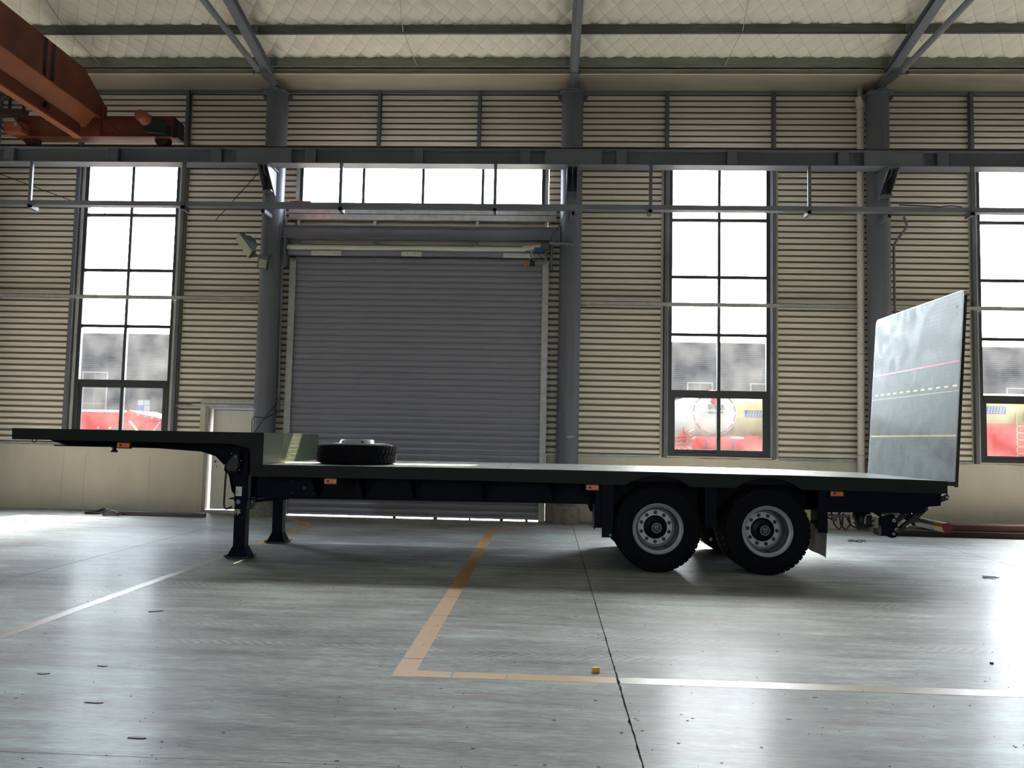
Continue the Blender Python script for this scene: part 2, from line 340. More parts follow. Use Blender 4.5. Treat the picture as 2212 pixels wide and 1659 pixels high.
def lettering(s, size, mt, M, parent, name='lettering', ext=0.001, align='CENTER'):
    cu = bpy.data.curves.new('t', 'FONT'); cu.body = s; cu.size = size; cu.extrude = ext; cu.align_x = align; cu.align_y = 'CENTER'
    ob = bpy.data.objects.new('t', cu); COL.objects.link(ob); dg = bpy.context.evaluated_depsgraph_get(); dg.update()
    me = bpy.data.meshes.new_from_object(ob.evaluated_get(dg)); bpy.data.objects.remove(ob); me.name = name
    me.transform(M); me.transform(Matrix.Translation(-ORG.get(parent.name, Vector((0, 0, 0))))); me.materials.clear(); me.materials.append(mt)
    o = bpy.data.objects.new(name, me); COL.objects.link(o); o.parent = parent; ORG[o.name] = ORG.get(parent.name, Vector((0, 0, 0))); return o
def facing(x, y, z, rot=0.0):   # text plane that faces the camera side (-y)
    return Matrix.Translation((x, y, z)) @ Matrix.Rotation(PI / 2, 4, 'X') @ Matrix.Rotation(rot, 4, 'Z')

D = 16.10            # inner plane of the long wall
CX = [-17.5, -11.55, -5.57, 0.39, 6.34, 12.3, 18.2]      # column lines
WX = [-14.6, -8.645, 3.355, 9.355, 15.3]                # tall window centres
XL, XR, YF = -19.0, 19.0, -14.0

# ------------------------------------------------------------------ floor: concrete slabs with ragged joints
fl = struct('floor')
MB().box(XL, XR, YF, D + 0.25, -0.30, -0.032).build('subfloor', M_plinth, fl)
def edge(p0, p1, amp, step=0.12):
    n = max(2, int((Vector(p1) - Vector(p0)).length / step)); a = Vector(p0); b = Vector(p1); t = (b - a).normalized(); nn = Vector((-t.y, t.x)); out = []
    for i in range(n):
        q = a.lerp(b, i / n); k = abs(rnd.gauss(0, 1)) ** 1.6 * amp if 0 < i else 0; out.append(q + nn * k)
    return out
sx = [XL, -11.6, -5.66, 0.50, 6.42, 12.4, XR]; sy = [YF, -8.0, -2.0, 4.0, 10.0, D + 0.2]
for i in range(len(sx) - 1):
    for j in range(len(sy) - 1):
        g = 0.003; x0, x1, y0, y1 = sx[i] + g, sx[i + 1] - g, sy[j] + (g if j else 0), sy[j + 1] - g * 0.4
        am = 0.0022 if 1 < sx[i + 1] + 1.6 < 3 or abs(sx[i] - 0.5) < 0.1 else 0.0012
        loop = edge((x0, y0), (x1, y0), 0.0004) + edge((x1, y0), (x1, y1), am, 0.05) + edge((x1, y1), (x0, y1), 0.0004) + edge((x0, y1), (x0, y0), am, 0.05)
        MB().prism([(p.x, p.y) for p in loop], -0.03, 0.0, 'z').build('slab', M_floor, fl)
for nm, x0, x1, y0, y1, mt in (('marking_line', -1.01, -0.86, 5.47, 5.90, M_line), ('marking_line', -1.01, -0.86, 5.92, 7.35, M_line), ('marking_line', -1.01, -0.86, 7.365, 8.20, M_line), ('marking_line', -1.01, -0.86, 8.22, 11.3, M_line), ('marking_line', -1.01, -0.86, 11.315, 14.35, M_line), ('marking_line', -0.86, -0.62, 5.48, 5.62, M_line), ('marking_line', -0.60, -0.25, 5.48, 5.62, M_line), ('marking_line', -0.235, 0.49, 5.48, 5.62, M_line), ('marking_line', 0.51, 1.6, 5.48, 5.62, M_linef), ('marking_line', 1.6, 5.2, 5.48, 5.62, M_linef),
                              ('marking_line', -4.24, -4.10, 11.6, 14.4, M_line), ('marking_line', -4.21, -4.10, 5.9, 11.6, M_linef)):
    MB().box(x0, x1, y0, y1, 0.0002, 0.0012).build(nm, mt, fl)
MB().prism([(-1.0, 14.35), (-0.86, 14.35), (-0.35, 14.95), (-0.5, 14.95)], 0.0002, 0.0012, 'z').build('marking_line', M_line, fl)
MB().prism([(-4.24, 14.4), (-4.10, 14.4), (-4.75, 15.2), (-4.9, 15.2)], 0.0002, 0.0012, 'z').build('marking_line', M_line, fl)

# ------------------------------------------------------------------ long wall: corrugated sheets on studs above a plastered dado
wall = struct('wall_back', (0, D, 0))
PITCH = 0.1212
def sheet(x0, x1, z0, z1, parent=wall, y=D, name='sheet_panel', mt=M_sheet, depth=0.029, pitch=PITCH, phase=0.02, two=True):
    pr = []; z = z0; k = math.floor((z0 - phase) / pitch)
    pat = [(0.0, 0), (0.011, 1), (0.015, 1), (0.041, 0.90), (0.045, 1), (0.072, 1), (0.083, 0)]
    pts = []
    while True:
        for a, h in pat:
            zz = phase + k * pitch + a * pitch / PITCH
            if z0 <= zz <= z1: pts.append((zz, h * depth))
        k += 1
        if phase + k * pitch > z1: break
    if len(pts) < 2: return
    pts = [(z0, pts[0][1])] + pts + [(z1, pts[-1][1])]
    vs = []; 
    for zz, h in pts: vs += [(x0, y - h, zz), (x1, y - h, zz), (x0, y + 0.004, zz), (x1, y + 0.004, zz)]
    fs = []
    b = MB(); b.add(vs, [])
    for i in range(len(pts) - 1):
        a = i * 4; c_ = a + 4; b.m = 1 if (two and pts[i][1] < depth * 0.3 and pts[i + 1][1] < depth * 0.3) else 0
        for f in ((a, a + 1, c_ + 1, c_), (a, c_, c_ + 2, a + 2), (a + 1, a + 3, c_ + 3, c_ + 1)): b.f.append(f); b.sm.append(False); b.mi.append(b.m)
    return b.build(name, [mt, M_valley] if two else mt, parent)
WZ0, WZ1 = 1.33, 7.28
TOPZ = 8.66
def tall_bay(xa, xb, wx):     # wall between xa and xb with one tall window at wx
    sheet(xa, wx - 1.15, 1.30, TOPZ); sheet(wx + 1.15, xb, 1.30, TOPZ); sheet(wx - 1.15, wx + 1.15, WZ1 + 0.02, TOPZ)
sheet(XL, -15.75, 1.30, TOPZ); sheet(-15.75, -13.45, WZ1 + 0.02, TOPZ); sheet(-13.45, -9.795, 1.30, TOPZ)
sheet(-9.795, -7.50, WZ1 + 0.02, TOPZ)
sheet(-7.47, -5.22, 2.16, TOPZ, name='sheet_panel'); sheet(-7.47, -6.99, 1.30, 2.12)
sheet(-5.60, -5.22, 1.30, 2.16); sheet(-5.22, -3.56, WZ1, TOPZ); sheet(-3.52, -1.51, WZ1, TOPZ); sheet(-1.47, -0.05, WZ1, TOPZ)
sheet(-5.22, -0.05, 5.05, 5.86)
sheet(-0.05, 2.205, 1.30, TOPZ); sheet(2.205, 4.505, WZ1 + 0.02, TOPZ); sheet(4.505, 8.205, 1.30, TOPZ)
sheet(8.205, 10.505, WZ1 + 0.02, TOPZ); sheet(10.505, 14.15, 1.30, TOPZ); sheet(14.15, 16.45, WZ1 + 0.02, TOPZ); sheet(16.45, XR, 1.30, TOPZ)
# dado
for x0, x1, z1 in ((XL, -6.98, 1.285), (-0.02, XR, 1.295)):
    b = MB(); n = int((x1 - x0) / 0.16); top = [(x0 + (x1 - x0) * i / n, z1 + rnd.uniform(-0.012, 0.006)) for i in range(n + 1)]
    b.prism([(x0, 0), (x1, 0)] + top[::-1], D - 0.07, D + 0.12, 'y'); b.build('plastered_dado', M_dado, wall)
b = MB(); b.box(-5.60, -5.24, D - 0.08, D + 0.1, 0, 1.3); b.build('plastered_dado', M_dado, wall)
MB().box(-5.82, -5.60, D - 0.03, D + 0.1, 0, 2.1).build('plastered_dado', M_dado, wall)
for x0, x1 in ((XL, -9.8), (-7.5, -6.99), (-0.02, 2.2), (4.5, 8.2), (10.5, XR)):
    MB().box(x0, x1, D - 0.055, D + 0.01, 1.292, 1.335).build('base_flashing', M_galv, wall)
for x0, x1 in ((-12.5, -9.8), (-9.6, -7.6), (1.0, 2.2), (4.6, 8.1)):
    MB().box(x0, x1, D - 0.085, D - 0.06, 1.275, 1.292).build('drip_edge', M_galv, wall)
MB().box(XL, XR, D + 0.02, D + 0.14, 7.3, 8.86).build('outer_skin', M_flash, wall)
for x0, x1 in ((XL, -15.8), (-13.4, -9.8), (-7.5, -6.9), (0.0, 2.2), (4.5, 8.2), (10.5, 14.15), (16.45, XR)):
    MB().box(x0, x1, D + 0.02, D + 0.14, 0, 7.3).build('outer_skin', M_flash, wall)
MB().box(-6.9, -5.2, D + 0.02, D + 0.14, 2.15, 7.3).build('outer_skin', M_flash, wall)
MB().box(-5.22, -0.05, D + 0.02, D + 0.14, 5.1, 6.24).build('outer_skin', M_flash, wall)
# hairline cracks and patches on the dado
for pts in ([(4.95, 1.27), (5.02, 1.22), (5.05, 1.17), (5.12, 1.12)], [(-9.75, 1.2), (-9.76, 0.6), (-9.79, 0.05)], [(-9.3, 1.15), (-9.31, 0.1)], [(-7.98, 1.1), (-7.97, 0.2)]):
    MB().tube([(x, D - 0.0715, z) for x, z in pts], 0.0028 if len(pts) > 3 else 0.0016, 5).build('crack', M_plinth, wall)

# other walls, plus unseen rear windows sized for mild fill light
for nm, x in (('wall_left', XL), ('wall_right', XR)):
    s_ = struct(nm, (x, 1, 0)); a = x - (0.12 if x < 0 else 0); MB().prism([(YF, 0), (D + 0.14, 0), (D + 0.14, 8.95), (1.0, 11.5), (YF, 8.95)], a, a + 0.12, 'x').build('cladding', M_sheet, s_)
wf = struct('wall_front', (0, YF, 0))
BW = [-8.5, 3.5]
px = XL
for bx in BW + [None]:
    x1 = XR if bx is None else bx - 0.6
    MB().box(px, x1, YF - 0.12, YF, 0, 8.93).build('cladding', M_sheet, wf)
    if bx is not None:
        MB().box(bx - 0.6, bx + 0.6, YF - 0.12, YF, 0, 1.3).build('cladding', M_dado, wf); MB().box(bx - 0.6, bx + 0.6, YF - 0.12, YF, 7.2, 8.93).build('cladding', M_sheet, wf)
        portal(bx, 4.25, 1.2, 5.9, YF - 0.13, 1); px = bx + 0.6

# ------------------------------------------------------------------ windows
def tall_window(idx, wx):
    wdw = struct('window_%d' % idx, (wx, D, WZ0)); y0, y1 = D - 0.03, D + 0.05
    b = MB(); b.box(wx - 1.0, wx - 0.924, y0, y1, WZ0, WZ1); b.box(wx + 0.924, wx + 1.0, y0, y1, WZ0, WZ1); b.box(wx - 0.924, wx + 0.924, y0, y1, WZ0, WZ0 + 0.06); b.box(wx - 0.924, wx + 0.924, y0, y1, WZ1 - 0.06, WZ1)
    b.build('frame', M_frame, wdw)
    b = MB(); b.box(wx - 0.030, wx + 0.030, y0 + 0.005, y1, 2.60, WZ1 - 0.06); b.box(wx - 0.011, wx + 0.011, y0 - 0.012, y0 + 0.005, 2.60, WZ1 - 0.06); b.build('mullion', M_frame, wdw)
    MB().box(wx - 0.924, wx + 0.924, y0 - 0.012, y1, 2.535, 2.625).build('transom', M_frame, wdw)
    rails = [3.729, 4.884, 6.037]
    for z in rails:
        MB().box(wx - 0.924, wx + 0.924, y0 + 0.002, y1 - 0.005, z - 0.028, z + 0.028).build('rail', M_frame, wdw)
    zs = [2.625] + rails + [WZ1 - 0.06]
    for i in range(4):
        for s in (-1, 1):
            x0, x1 = (wx - 0.924, wx - 0.03) if s < 0 else (wx + 0.03, wx + 0.924)
            lo = zs[i] + (0.024 if i else 0); hi = zs[i + 1] - (0.024 if i < 3 else 0)
            MB().box(x0, x1, D + 0.012, D + 0.018, lo, hi).build('pane', M_glass, wdw)
    for s in (-1, 1):    # two sliding sashes
        x0, x1, ys = (wx - 0.924, wx + 0.035, D + 0.022) if s < 0 else (wx - 0.035, wx + 0.924, D - 0.012)
        z0, z1 = 1.39, 2.535; st = 0.075 if True else 0.05
        b = MB(); xa = st if s < 0 else 0.07; xb = 0.07 if s < 0 else st
        b.box(x0, x0 + xa, ys - 0.014, ys + 0.014, z0, z1); b.box(x1 - xb, x1, ys - 0.014, ys + 0.014, z0, z1)
        b.box(x0 + xa, x1 - xb, ys - 0.014, ys + 0.014, z0, z0 + 0.07); b.box(x0 + xa, x1 - xb, ys - 0.014, ys + 0.014, z1 - 0.06, z1)
        sash = b.build('sash', M_frame, wdw)
        MB().box(x0 + xa, x1 - xb, ys - 0.003, ys + 0.003, z0 + 0.07, z1 - 0.06).build('pane', M_glass, sash)
        if s > 0: MB().box(x0 + 0.02, x0 + 0.045, ys - 0.035, ys - 0.014, 1.66, 1.80).build('latch', M_black, sash)
    # surround: galvanised jamb channels, cream flashing, sill
    for s in (-1, 1):
        def bb(a, c): return (wx + a, wx + c) if s > 0 else (wx - c, wx - a)
        x0, x1 = bb(1.0, 1.055); MB().box(x0, x1, D - 0.06, D + 0.03, WZ0, WZ1).build('jamb_channel', M_galv, wdw)
        x0, x1 = bb(1.10, 1.15); MB().box(x0, x1, D - 0.045, D + 0.02, 1.30, WZ1 + 0.02).build('flashing', M_flash, wdw)
        x0, x1 = bb(1.055, 1.10); MB().box(x0, x1, D - 0.005, D + 0.02, 1.30, WZ1).build('jamb_packer', M_frame, wdw)
    MB().box(wx - 1.06, wx + 1.06, D - 0.065, D + 0.05, 1.30, 1.33).build('window_sill', M_flash, wdw)
    MB().box(wx - 1.15, wx + 1.15, D - 0.02, D + 0.13, WZ1, WZ1 + 0.04).build('head_flashing', M_flash, wdw)
    for s in (-1, 1):
        x0, x1 = (wx + 1.0, wx + 1.12) if s > 0 else (wx - 1.12, wx - 1.0); MB().box(x0, x1, D + 0.03, D + 0.14, 1.25, WZ1).build('reveal', M_flash, wdw)
    MB().box(wx - 1.1, wx + 1.1, D + 0.05, D + 0.14, 1.0, 1.33).build('outer_sill', M_flash, wdw)
    portal(wx, 4.3, 2.0, 5.95, D + 0.16)
for i, x in enumerate(WX): tall_window(i + 1, x)
# low wall skin under the windows outside
for wx in WX: MB().box(wx - 1.2, wx + 1.2, D + 0.06, D + 0.14, 0, 1.05).build('outer_skin', M_flash, wall)
# wide window above the roller shutter
w6 = struct('window_6', (-2.64, D, 6.2))
x0, x1, z0, z1 = -5.08, -0.20, 6.255, WZ1
b = MB(); b.box(x0 - 0.07, x0, D - 0.03, D + 0.05, z0 - 0.06, z1); b.box(x1, x1 + 0.07, D - 0.03, D + 0.05, z0 - 0.06, z1); b.box(x0, x1, D - 0.03, D + 0.05, z0 - 0.06, z0); b.box(x0, x1, D - 0.03, D + 0.05, z1 - 0.05, z1); b.build('frame', M_frame, w6)
mx = [-3.835, -2.613, -1.395]
for x in mx: MB().box(x - 0.028, x + 0.028, D - 0.025, D + 0.045, z0, z1 - 0.05).build('mullion', M_frame, w6)
e = [x0] + mx + [x1]
for i in range(4): MB().box(e[i] + (0.028 if i else 0), e[i + 1] - (0.028 if i < 3 else 0), D + 0.010, D + 0.016, z0, z1 - 0.05).build('pane', M_glass, w6)
for xx in (x0 - 0.14, x1 + 0.07): MB().box(xx, xx + 0.07, D - 0.06, D + 0.03, 6.0, z1).build('jamb_channel', M_galv, w6)
portal(-2.64, 6.75, 4.9, 1.0, D + 0.16)

# ------------------------------------------------------------------ studs, girts, header framing
for k, x in enumerate((-13.45, -9.76, -7.53, -3.54, -1.49, 2.30, 4.41, 8.26, 10.45)):
    z0 = 7.30 if x in (-3.54, -1.49) else 1.30
    b = MB(); b.box(x - 0.035, x - 0.030, D - 0.13, D - 0.03, z0, 8.64); b.box(x - 0.035, x + 0.035, D - 0.13, D - 0.125, z0, 8.64); b.box(x - 0.035, x + 0.035, D - 0.035, D - 0.03, z0, 8.64); b.box(x + 0.030, x + 0.035, D - 0.13, D - 0.11, z0, 8.64)
    where = {-13.45: 'steel channel stud on the wall left of the crane', -9.76: 'steel channel stud on the left side of the left tall window', -7.53: 'steel channel stud between the left tall window and the left column',
             -3.54: 'short steel stud above the shutter, left one of the two', -1.49: 'short steel stud above the shutter, right one of the two', 2.30: 'steel channel stud on the left side of the middle tall window',
             4.41: 'steel channel stud on the right side of the middle tall window', 8.26: 'steel channel stud beside the tall window behind the tail lift', 10.45: 'steel channel stud right of the rightmost window'}[x]
    o = b.build('wall_stud', M_column, org=(x, D - 0.08, z0)); tag(o, where, 'stud', 'channel studs on the long wall', 'thing')
for x0, x1, lab in ((-11.35, -5.80, 'thin galvanised girt crossing the left tall window'), (0.60, 6.12, 'thin galvanised girt crossing the middle tall window'), (6.56, 12.1, 'thin galvanised girt passing behind the raised tail lift')):
    g = thing('wall_girt', lab, 'girt', (x0, D - 0.16, 4.31), 'galvanised girts at mid height')
    b = MB(); b.box(x0, x1, D - 0.19, D - 0.13, 4.335, 4.34); b.box(x0, x1, D - 0.19, D - 0.185, 4.27, 4.34); b.box(x0, x1, D - 0.19, D - 0.13, 4.27, 4.275); b.build('channel', M_galv, g)
    for xx in (x0 - 0.02, x1 - 0.12): MB().prism([(xx, 4.26), (xx + 0.14, 4.26), (xx + 0.14, 4.35), (xx, 4.35)], D - 0.12, D - 0.11, 'y').build('cleat', M_column, g)
hb = thing('header_beam', 'dark steel beam spanning the two columns above the shutter', 'beam', (-2.6, 15.75, 5.5))
b = MB(); b.box(-5.37, 0.18, 15.66, 15.84, 5.745, 5.755); b.box(-5.37, 0.18, 15.745, 15.755, 5.50, 5.75); b.box(-5.37, 0.18, 15.66, 15.84, 5.495, 5.505); b.build('beam', M_beam, hb)
for xx in (-5.38, 0.16): MB().box(xx, xx + 0.02, 15.64, 15.86, 5.46, 5.79).build('end_plate', M_beam, hb)
gb = thing('galvanised_header', 'galvanised box girt with rust spots right below the wide window', 'girt', (-2.6, 15.95, 5.86))
b = MB(); b.box(-5.30, 0.10, 15.90, 16.04, 6.06, 6.17); b.box(-5.30, 0.10, 15.92, 16.04, 5.94, 6.05); b.build('box_section', M_galv, gb)
for xx in (-5.12, -3.56, -1.48, -0.1):
    MB().box(xx - 0.03, xx + 0.03, 15.98, 16.04, 5.10, 5.94).build('upright', M_galv, gb)
for xx in (-4.2, -3.0, -1.1): MB().box(xx - 0.04, xx + 0.04, 15.897, 15.90, 6.13, 6.165).build('rust_spot', M_rust, gb)

# ------------------------------------------------------------------ columns
CN = {-5.57: 'round slate grey steel column left of the roller shutter', 0.39: 'round slate grey steel column right of the roller shutter', 6.34: 'round slate grey steel column between the drainpipe and the tail lift',
      -11.55: 'round steel column beyond the left window', 12.3: 'round steel column beyond the right window'}
for x in CX[1:6]:
    c = thing('steel_column', CN[x], 'column', (x, 15.75, 0), 'round columns carrying the roof', kind='thing')
    b = MB(); b.cyl((x, 15.75, 0.30), (x, 15.75, 8.44), 0.213, 40); b.build('shaft', M_column, c)
    for zc in (2.4, 4.3, 6.0, 7.3): MB().tube([(x + 0.2145 * math.sin(a), 15.75 - 0.2145 * math.cos(a), zc + 0.22 * a) for a in [i * 0.15 - 1.5 for i in range(21)]], 0.003, 5).build('weld_seam', M_column, c)
    MB().box(x - 0.25, x + 0.25, 15.50, 15.98, 8.44, 8.465).build('cap_plate', M_column, c)
    for s in (-1, 1): MB().prism([(x + s * 0.205, 8.44), (x + s * 0.30, 8.44), (x + s * 0.30, 8.40), (x + s * 0.205, 8.28)], 15.74, 15.755, 'y').build('cap_gusset', M_column, c)
    b = MB(); b.lathe([(0.0, 0.34), (0.20, 0.34), (0.235, 0.33), (0.25, 0.28), (0.245, 0.1), (0.25, 0.0)], (x, 15.75, 0), 'z', 28); b.build('concrete_foot', M_plinth, c)
    # bracket carrying the crane runway
    b = MB()
    for s in (-1, 1): b.prism([(15.04, 6.80), (15.04, 6.72), (15.50, 6.30), (15.60, 6.30), (15.60, 6.80)], x + s * 0.10 - 0.008, x + s * 0.10 + 0.008, 'x')
    b.prism([(15.10, 6.80), (15.14, 6.66), (15.55, 6.60), (15.55, 6.80)], x - 0.006, x + 0.006, 'x'); b.box(x - 0.14, x + 0.14, 15.02, 15.60, 6.785, 6.80)
    b.prism([(15.30, 6.36), (15.56, 6.36), (15.56, 6.34), (15.3, 6.34)], x - 0.09, x + 0.09, 'x')
    b.build('runway_bracket', M_column, c)
    b = MB(); xs = x + (0.02 if x < 3 else -0.05); b.box(xs - 0.035, xs + 0.035, 15.12, 15.56, 5.845, 5.852); b.box(xs - 0.035, xs + 0.035, 15.12, 15.56, 5.915, 5.922); b.box(xs - 0.035, xs - 0.028, 15.12, 15.56, 5.852, 5.915); b.box(xs + 0.028, xs + 0.035, 15.12, 15.56, 5.852, 5.915); b.build('stub_arm', M_column, c)
    if x == 0.39: lettering('tulls', 0.07, M_white, facing(0.44, 15.532, 1.66, 0.1), c, 'chalk_scribble', 0.0008)

# ------------------------------------------------------------------ roof: rafters, purlins, quilted insulation, gutter
def zr(y): return 8.60 + 0.17 * (15.15 - y) if y > 1.0 else 8.60 + 0.17 * (15.15 - 1.0) - 0.17 * (1.0 - y)
ce = struct('ceiling', (0, 1, 11))
def quilt(x, y):
    u = x / 0.178; v = (15.28 - y) / 0.265
    a = abs(math.sin((u + v) * PI / 2)); c_ = abs(math.sin((u - v) * PI / 2))
    puff = (a * c_) ** 0.55
    k = (15.18 - y) % 0.96 / 0.96; sag = 0.022 * math.sin(PI * k)
    wr = 0.006 * math.sin(x * 11.3 + 3 * math.sin(y * 2.1)) * puff
    return (x, y, zr(y) + 0.345 - 0.048 * puff - sag + wr)
nx = 1000; ny = 150
xs = [-12.6 + 25.2 * i / nx for i in range(nx + 1)]; ys = [15.18 - 3.35 * j / ny for j in range(ny + 1)]
grid('quilted_insulation', xs, ys, quilt, M_quilt, ce)
SKYL = [-14.5, -8.6, -2.6, 3.35, 9.3, 15.2]; SKW = 0.05      # unseen roof-light strips added over the hall for fill light
strips = []; a_ = XL
for c_ in SKYL: strips.append((a_, c_ - SKW)); a_ = c_ + SKW
strips.append((a_, XR))
pieces = [(XL, -12.6, 11.83, 15.2), (12.6, XR, 11.83, 15.2), (XL, XR, 1.0, 11.83), (XL, XR, YF, -8.0)] + [(p, q, -8.0, 1.0) for p, q in strips]
for x0, x1, y0, y1 in pieces:
    MB().add([(x0, y0, zr(y0) + 0.33), (x1, y0, zr(y0) + 0.33), (x1, y1, zr(y1) + 0.33), (x0, y1, zr(y1) + 0.33)], [(0, 1, 2, 3)]).build('insulation_sheet', M_quilt, ce)
for x0, x1, y0, y1 in [(XL - 0.2, XR + 0.2, 1.0, 15.3), (XL - 0.2, XR + 0.2, YF - 0.2, -8.0), (XL - 0.2, XR + 0.2, 15.3, D + 0.3)] + [(p, q, -8.0, 1.0) for p, q in strips]:
    b = MB(); v_ = []
    for h in (0.42, 0.46): v_ += [(x0, y0, zr(y0) + h), (x1, y0, zr(y0) + h), (x1, y1, zr(y1) + h), (x0, y1, zr(y1) + h)]
    b.add(v_, [(0, 1, 2, 3), (4, 5, 6, 7), (0, 1, 5, 4), (2, 3, 7, 6), (1, 2, 6, 5), (0, 3, 7, 4)]).build('roof_sheet', M_flash, ce)
for c_ in SKYL:
    for y0, y1 in ((-8.0, 1.0),):
        MB().add([(c_ - SKW, y0, zr(y0) + 0.44), (c_ + SKW, y0, zr(y0) + 0.44), (c_ + SKW, y1, zr(y1) + 0.44), (c_ - SKW, y1, zr(y1) + 0.44)], [(0, 1, 2, 3)]).build('fill_roof_light', M_glass, ce)
        ym = (y0 + y1) / 2; d = bpy.data.lights.new('fill_roof_portal', 'AREA'); d.shape = 'RECTANGLE'; d.size = 2 * SKW; d.size_y = (y1 - y0) * 1.02; d.cycles.is_portal = True
        o = bpy.data.objects.new('fill_roof_portal', d); COL.objects.link(o); o.location = (c_, ym, (zr(y0) + zr(y1)) / 2 + 0.47); o.rotation_euler = (math.atan(0.17) * (1 if y0 < 0 else -1), 0, 0)
for k in range(13):
    y = 15.14 - 0.96 * k; zb = zr(y) + 0.145; hh = 0.175 if k == 0 else 0.15
    b = MB(); x0, x1 = XL + 0.1, XR - 0.1
    b.box(x0, x1, y - 0.032, y - 0.028, zb, zb + hh); b.box(x0, x1, y - 0.032, y + 0.03, zb, zb + 0.004); b.box(x0, x1, y - 0.032, y + 0.03, zb + hh - 0.004, zb + hh); b.box(x0, x1, y + 0.026, y + 0.03, zb, zb + 0.02)
    b.box(x0, x1, y - 0.036, y - 0.032, zb + hh * 0.55, zb + hh * 0.6)
    lab = {0: 'eave purlin, the lowest one, right above the gutter', 1: 'long steel purlin crossing the quilted ceiling just above the eave purlin'}.get(k, 'roof purlin in the row higher up the slope, outside the picture')
    if k > 1: b.build('upper_purlin', M_purlin, ce); continue
    o = b.build('roof_purlin', M_eave if k == 0 else M_purlin, org=(0, y, zb)); tag(o, lab, 'purlin', 'purlins under the quilted insulation', 'thing')
TN = {-5.57: 'roof truss above the left column beside the shutter', 0.39: 'roof truss above the column right of the shutter', 6.34: 'roof truss above the column at the drainpipe', -11.55: 'roof truss left of the orange crane', 12.3: 'roof truss beyond the right window'}
for x in CX[1:6]:
    t = thing('roof_truss', TN[x], 'truss', (x, 15.7, 8.465), 'roof trusses over the columns')
    b = MB(); ys_ = [15.62, 1.0]
    def bar(xa, xb, za, zb_):   # sloping bar following the roof
        b.add([(xa, 15.55, zr(15.55) + za), (xb, 15.55, zr(15.55) + za), (xb, 1.0, zr(1.0) + za), (xa, 1.0, zr(1.0) + za), (xa, 15.55, zr(15.55) + zb_), (xb, 15.55, zr(15.55) + zb_), (xb, 1.0, zr(1.0) + zb_), (xa, 1.0, zr(1.0) + zb_)], [(0, 3, 2, 1), (4, 5, 6, 7), (0, 1, 5, 4), (1, 2, 6, 5), (2, 3, 7, 6), (3, 0, 4, 7)])
    bar(x - 0.085, x + 0.085, 0.0, 0.010); bar(x - 0.085, x + 0.085, 0.135, 0.145); bar(x - 0.006, x + 0.006, 0.010, 0.135)
    b.build('top_chord', M_beam, t)
    b = MB(); b.tube([(x, 14.72, 8.43), (x, 1.0, 8.47)], 0.055, 14); b.build('bottom_chord', M_beam, t)
    b = MB(); b.prism([(15.98, 8.465), (15.98, 8.62), (15.0, 8.66), (14.66, 8.52), (14.66, 8.37), (15.4, 8.465)], x - 0.008, x + 0.008, 'x'); b.box(x - 0.1, x + 0.1, 15.45, 15.95, 8.466, 8.478)
    b.prism([(15.50, 8.478), (15.50, 8.60), (15.20, 8.62), (14.98, 8.56)], x - 0.05, x + 0.05, 'x'); b.build('knee_plate', M_column, t)
    b = MB(); s = -1 if x < 0 else 1; b.box(x - 0.10, x + 0.10, 14.60, 14.63, 8.36, 8.375); b.box(x - 0.10, x - 0.085, 14.58, 14.66, 8.36, 8.42); b.box(x + 0.085, x + 0.10, 14.58, 14.66, 8.36, 8.42); b.build('tie_bracket', M_column, t)
    for y in (11.9, 9.2, 6.5, 3.8): MB().cyl((x, y, 8.45), (x, y - 0.9, zr(y - 0.9)), 0.025, 8).build('web_rod', M_beam, t)
    for y in (15.02, 14.06, 13.1): MB().box(x + (0.085 if x < 0 else -0.165), x + (0.165 if x < 0 else -0.085), y, y + 0.04, zr(y) + 0.10, zr(y) + 0.24).build('purlin_cleat', M_column, t)
for x0, xm, lab in ((-9.0, -8.9, 'thin steel tie rod under the ceiling beside the crane'), (-2.75, -2.65, 'thin steel tie rod under the ceiling above the shutter'), (3.35, 3.25, 'thin steel tie rod under the ceiling above the middle tall window')):
    b = MB(); b.cyl((xm, 15.1, zr(15.1) + 0.16), (x0, 14.2, zr(14.2) + 0.19), 0.007, 6); b.cyl((x0, 14.16, zr(14.16) + 0.16), (xm, 13.2, zr(13.2) + 0.2), 0.007, 6)
    o = b.build('tie_rod', M_galv, org=(x0, 14.2, 8.9)); tag(o, lab, 'rod', 'tie rods between the purlins')
gt = thing('gutter', 'long folded steel gutter along the eave', 'gutter', (0, 15.6, 8.64))
b = MB(); x0, x1 = XL + 0.05, XR - 0.05
b.box(x0, x1, 15.27, 16.06, 8.66, 8.664); b.box(x0, x1, 15.262, 15.27, 8.655, 8.75); b.box(x0, x1, 15.225, 15.262, 8.742, 8.75)
b.build('tray', M_gutter, gt); MB().box(x0, x1, 15.242, 15.262, 8.648, 8.662).build('lip', M_white, gt); MB().box(x0, x1, 16.0, 16.07, 8.60, 8.66).build('wall_trim', M_beam, gt)

